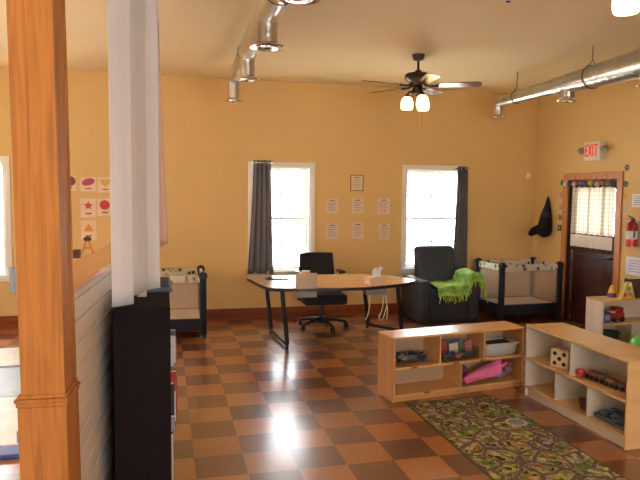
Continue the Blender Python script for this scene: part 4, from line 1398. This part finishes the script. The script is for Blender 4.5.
# ------------------------------------------------------------------ right wall things
XW = XR
t = thing('door_curtain', 'checked white curtain with short lower tier hung on the dark door', 'curtain', (XR, 7.33, 0))
MB().grid(lambda u, v: (-0.012 + 0.016 * math.sin(2 * PI * 7 * u + 0.6 * v), -0.455 + 0.855 * u, 1.235 + 0.64 * v), 80, 12).build('upper_tier', M['door_cloth'], t)
for g0, g1 in ((0.26, 0.41), (-0.005, 0.065), (-0.285, -0.215)):
    MB().grid(lambda u, v: (0.008 + 0.002 * math.sin(2 * PI * 3 * u), g0 + (g1 - g0) * u + 0.012 * (1 - v), 1.245 + 0.62 * v), 16, 8).build('gathered_fold', M['door_cloth'], t)
MB().grid(lambda u, v: (-0.022 + 0.016 * math.sin(2 * PI * 8 * u + 1.0), -0.45 + 0.845 * u, 1.06 + 0.165 * v), 80, 6).build('lower_tier', M['door_cloth2'], t)
MB().grid(lambda u, v: (-0.024 + 0.016 * math.sin(2 * PI * 8 * u + 1.0), -0.45 + 0.845 * u, 1.005 + 0.055 * v), 80, 2).build('hem', M['dark_lace'], t)
MB().tube([(-0.012, -0.47, 1.235), (-0.012, 0.42, 1.235)], 0.007, 8).tube([(-0.012, -0.44, 1.235), (0.032, -0.44, 1.235)], 0.005, 6).build('lower_rod', M['bronze'], t)
MB().tube([(-0.012, -0.47, 1.87), (-0.012, 0.44, 1.87)], 0.008, 8).tube([(-0.012, -0.44, 1.87), (0.032, -0.44, 1.87)], 0.005, 6).build('upper_rod', M['bronze'], t)

t = thing('exit_sign', 'white exit sign with red letters and two emergency lamps above the door', 'exit sign', (XR, 7.26, 2.335))
MB().bb(-0.075, 0.0, -0.165, 0.165, -0.125, 0.125).build('housing', M['sign_white'], t, bevel=0.006)
MB().bb(-0.078, -0.075, -0.15, 0.15, -0.105, 0.11).build('face_plate', M['sign_white'], t)
b = MB()
hz, s_ = 0.078, 0.019


def stroke(p, q, w=0.019):
    (y0, z0), (y1, z1) = p, q
    ln = math.hypot(y1 - y0, z1 - z0)
    a = math.atan2(z1 - z0, y1 - y0)
    b.box((-0.0795, (y0 + y1) / 2, (z0 + z1) / 2 + 0.012), (0.004, ln, w), rx=a)


# seen from the room, +y is on the left, so letters run from +y to -y
def L_(y):
    return -y


stroke((L_(-0.125), -hz), (L_(-0.125), hz))
for zz in (-hz + 0.009, 0.0, hz - 0.009):
    stroke((L_(-0.125), zz), (L_(-0.078), zz))
stroke((L_(-0.062), -hz), (L_(-0.002), hz))
stroke((L_(-0.062), hz), (L_(-0.002), -hz))
stroke((L_(0.026), -hz), (L_(0.026), hz))
stroke((L_(0.05), hz - 0.009), (L_(0.125), hz - 0.009))
stroke((L_(0.0875), -hz), (L_(0.0875), hz))
b.build('exit_letters', M['sign_red'], t)
for s in (-1, 1):
    lo = MB().tube([(-0.04, s * 0.165, 0.02), (-0.045, s * 0.20, 0.03)], 0.014, 8).build('lamp_bracket', M['grey_plastic'], t)
    MB().tube([(-0.03, s * 0.215, 0.05), (-0.05, s * 0.225, 0.03), (-0.085, s * 0.235, 0.0)], [0.02, 0.042, 0.048], 16).build('emergency_lamp', M['grey_plastic'], lo)

t = thing('fire_extinguisher', 'red fire extinguisher with white label hung right of the door', 'fire extinguisher', (XR - 0.0765, 6.46, 1.15))
t.scale = (0.9, 0.9, 0.9)
MB().lathe([(0.062, 0.0), (0.07, 0.01), (0.07, 0.27), (0.055, 0.315), (0.025, 0.335), (0.022, 0.35)], (0, 0, 0), 22).build('cylinder', M['extinguisher'], t)
MB().lathe([(0.0705, 0.10), (0.0715, 0.10), (0.0715, 0.21), (0.0705, 0.21)], (0, 0, 0), 22).build('label_band', M['white_paper'], t)
b = MB().tube([(0, 0, 0.35), (0, 0, 0.38)], 0.02, 10)
b.box((-0.01, 0.02, 0.392), (0.025, 0.11, 0.014), rx=0.25).box((-0.01, 0.03, 0.37), (0.022, 0.10, 0.010), rx=-0.1)
b.build('valve_handle', M['black_plastic'], t)
MB().tube([(-0.0, -0.02, 0.37), (-0.02, -0.07, 0.36), (-0.03, -0.09, 0.28), (-0.03, -0.078, 0.12)], 0.010, 8).build('hose', M['black_plastic'], t)
MB().bb(0.068, 0.085, -0.03, 0.03, 0.06, 0.34).build('bracket', M['grey_plastic'], t)


def right_sheet(label, y0, y1, z0, z1, material, ink=True):
    t = thing('wall_sheet', label, 'paper sheet', (XR, (y0 + y1) / 2, (z0 + z1) / 2), 0, 'sheets on the right wall')
    w, h_ = (y1 - y0) / 2, (z1 - z0) / 2
    MB().bb(-0.006, 0, -w, w, -h_, h_).build('sheet', material, t)
    b = MB()
    for k in range(5):
        z = h_ * (0.6 - 0.3 * k)
        b.bb(-0.0072, -0.006, -w * 0.7, w * 0.7, z - 0.004, z + 0.004)
    b.build('text_lines', colour('blue_grey_ink', (150, 156, 184)), t)


right_sheet('white sheet on the right wall above the fire extinguisher', 6.27, 6.57, 1.62, 1.78, M['white_paper'])
right_sheet('white sheet on the right wall below the fire extinguisher', 6.30, 6.62, 0.80, 1.02, colour('bluish_paper', (226, 228, 240)))
t = thing('wall_pad', 'small dark wall control between the black hat and the door', 'wall control', (XR, 7.99, 1.29))
MB().bb(-0.022, 0, -0.035, 0.035, -0.042, 0.042).build('case', colour('bronze_plate', (84, 70, 54)), t, bevel=0.005)
MB().bb(-0.0235, -0.022, -0.022, 0.022, -0.02, 0.024).build('display', M['grey_plastic'], t)
t = thing('motion_detector', 'small white motion detector high on the back wall near the corner', 'motion detector', (5.37, YB, 2.045))
MB().bb(-0.028, 0.028, -0.035, 0, -0.045, 0.045).build('case', M['white_frame'], t, bevel=0.012, seg=3)
MB().blob((0, -0.034, -0.008), (0.035, 0.014, 0.04), 10, 8).build('lens', M['beige_plastic'], t)

t = thing('pointed_hat', 'black pointed cloth hat hanging by its tip on the right wall near the corner', 'hat', (XR, 8.24, 1.13))


MB().tube([(-0.035, 0.02, 0.60), (-0.04, 0.01, 0.52), (-0.055, 0.0, 0.42), (-0.075, -0.01, 0.31), (-0.095, -0.02, 0.20), (-0.105, -0.02, 0.11), (-0.095, -0.01, 0.045), (-0.09, 0.0, 0.015)],
          [0.01, 0.03, 0.056, 0.08, 0.098, 0.104, 0.084, 0.03], 18).build('crown', M['black_hat'], t)
MB().tube([(-0.10, 0.0, 0.14), (-0.15, 0.06, 0.12), (-0.20, 0.12, 0.085), (-0.22, 0.15, 0.045), (-0.225, 0.155, 0.02)], [0.08, 0.07, 0.058, 0.045, 0.02], 14).build('brim', M['black_hat'], t)
MB().tube([(-0.066, -0.005, 0.36), (-0.078, -0.01, 0.30)], [0.072, 0.084], 18, cap=False).build('hat_band', M['violet'], t)
MB().tube([(0, 0.02, 0.585), (-0.036, 0.02, 0.585), (-0.045, 0.02, 0.605)], 0.005, 6).build('hook', M['chrome'], t)

# paper cutouts around the door
cut = [  # y, z, rgb, words
    (7.975, 1.935, (52, 84, 84), 'dark teal cutout at the top left corner of the door'),
    (7.985, 1.76, (196, 150, 140), 'pale pink cutout left of the door, second from the top'),
    (7.99, 1.58, (176, 146, 122), 'tan cutout left of the door, third from the top'),
    (7.995, 1.44, (120, 96, 126), 'dull violet cutout left of the door above the yellow one'),
    (8.075, 1.44, (206, 178, 56), 'mustard yellow cutout between the black hat and the door'),
    (6.68, 2.10, (120, 104, 66), 'olive brown cutout at the top right corner of the door'),
    (6.69, 1.90, (84, 118, 92), 'sage green cutout right of the door, second from the top'),
    (6.70, 1.745, (222, 180, 52), 'golden yellow cutout right of the door, third from the top'),
    (6.70, 1.60, (196, 190, 186), 'pale grey cutout right of the door, fourth from the top'),
    (6.70, 1.47, (228, 176, 160), 'peach cutout right of the door just above the extinguisher')]
rn = random.Random(21)
for i, (y, z, c, w) in enumerate(cut):
    t = thing('paper_cutout', w, 'paper cutout', (XR, y, z), 0, 'paper cutouts around the door')
    r = 0.045 if i != 4 else 0.065
    b = MB()
    k_ = 10
    pl = [((r * (1.0 if k % 2 == 0 else 0.72)) * math.cos(2 * PI * k / k_), (r * (1.0 if k % 2 == 0 else 0.72)) * math.sin(2 * PI * k / k_)) for k in range(k_)]
    vs_ = [(-0.006, p[0], p[1]) for p in pl] + [(0, p[0], p[1]) for p in pl] + [(-0.006, 0, 0)]
    b.add(vs_, [(2 * k_, i2, (i2 + 1) % k_) for i2 in range(k_)] + [(i2, k_ + i2, k_ + (i2 + 1) % k_, (i2 + 1) % k_) for i2 in range(k_)])
    b.build('petals', colour('cutout_%d' % i, c), t, smooth=False)
    MB().lathe([(0.0, -0.0085), (r * 0.14, -0.008), (r * 0.14, -0.005)], (0, 0, 0), 10, 'X').build('centre_dot', colour('cutout_dot_%d' % (i % 3), ((210, 190, 150), (150, 120, 90), (230, 214, 190))[i % 3]), t)

gar = [(7.79, (200, 190, 196), 'pale grey pompon at the left end of the garland over the door'), (7.70, (60, 56, 74), 'navy pompon second from the left in the door garland'), (7.60, (204, 150, 170), 'pink pompon third from the left in the door garland'),
       (7.48, (120, 92, 84), 'brown pompon left of the garland centre over the door'), (7.37, (84, 84, 108), 'slate blue pompon in the centre of the door garland'), (7.26, (196, 166, 60), 'yellow pompon right of the garland centre over the door'),
       (7.13, (186, 160, 170), 'mauve pompon third from the right in the door garland'), (7.02, (150, 88, 60), 'rust pompon second from the right in the door garland'), (6.92, (120, 110, 100), 'grey brown pompon at the right end of the door garland')]
for i, (y, c, w) in enumerate(gar):
    t = thing('garland_pompon', w, 'pompon', (XR - 0.075, y, 1.915 + 0.012 * math.sin(3 * i)), 0, 'pompons in the garland over the door')
    MB().blob((0, 0, 0), (0.062, 0.085, 0.08), 12, 8, 0.06, i).build('tuft', colour('pompon_%d' % i, c, 0.9), t)
    MB().tube([(0, 0, 0.03), (0.072, 0, 0.10)], 0.002, 5).build('string', M['white_frame'], t)
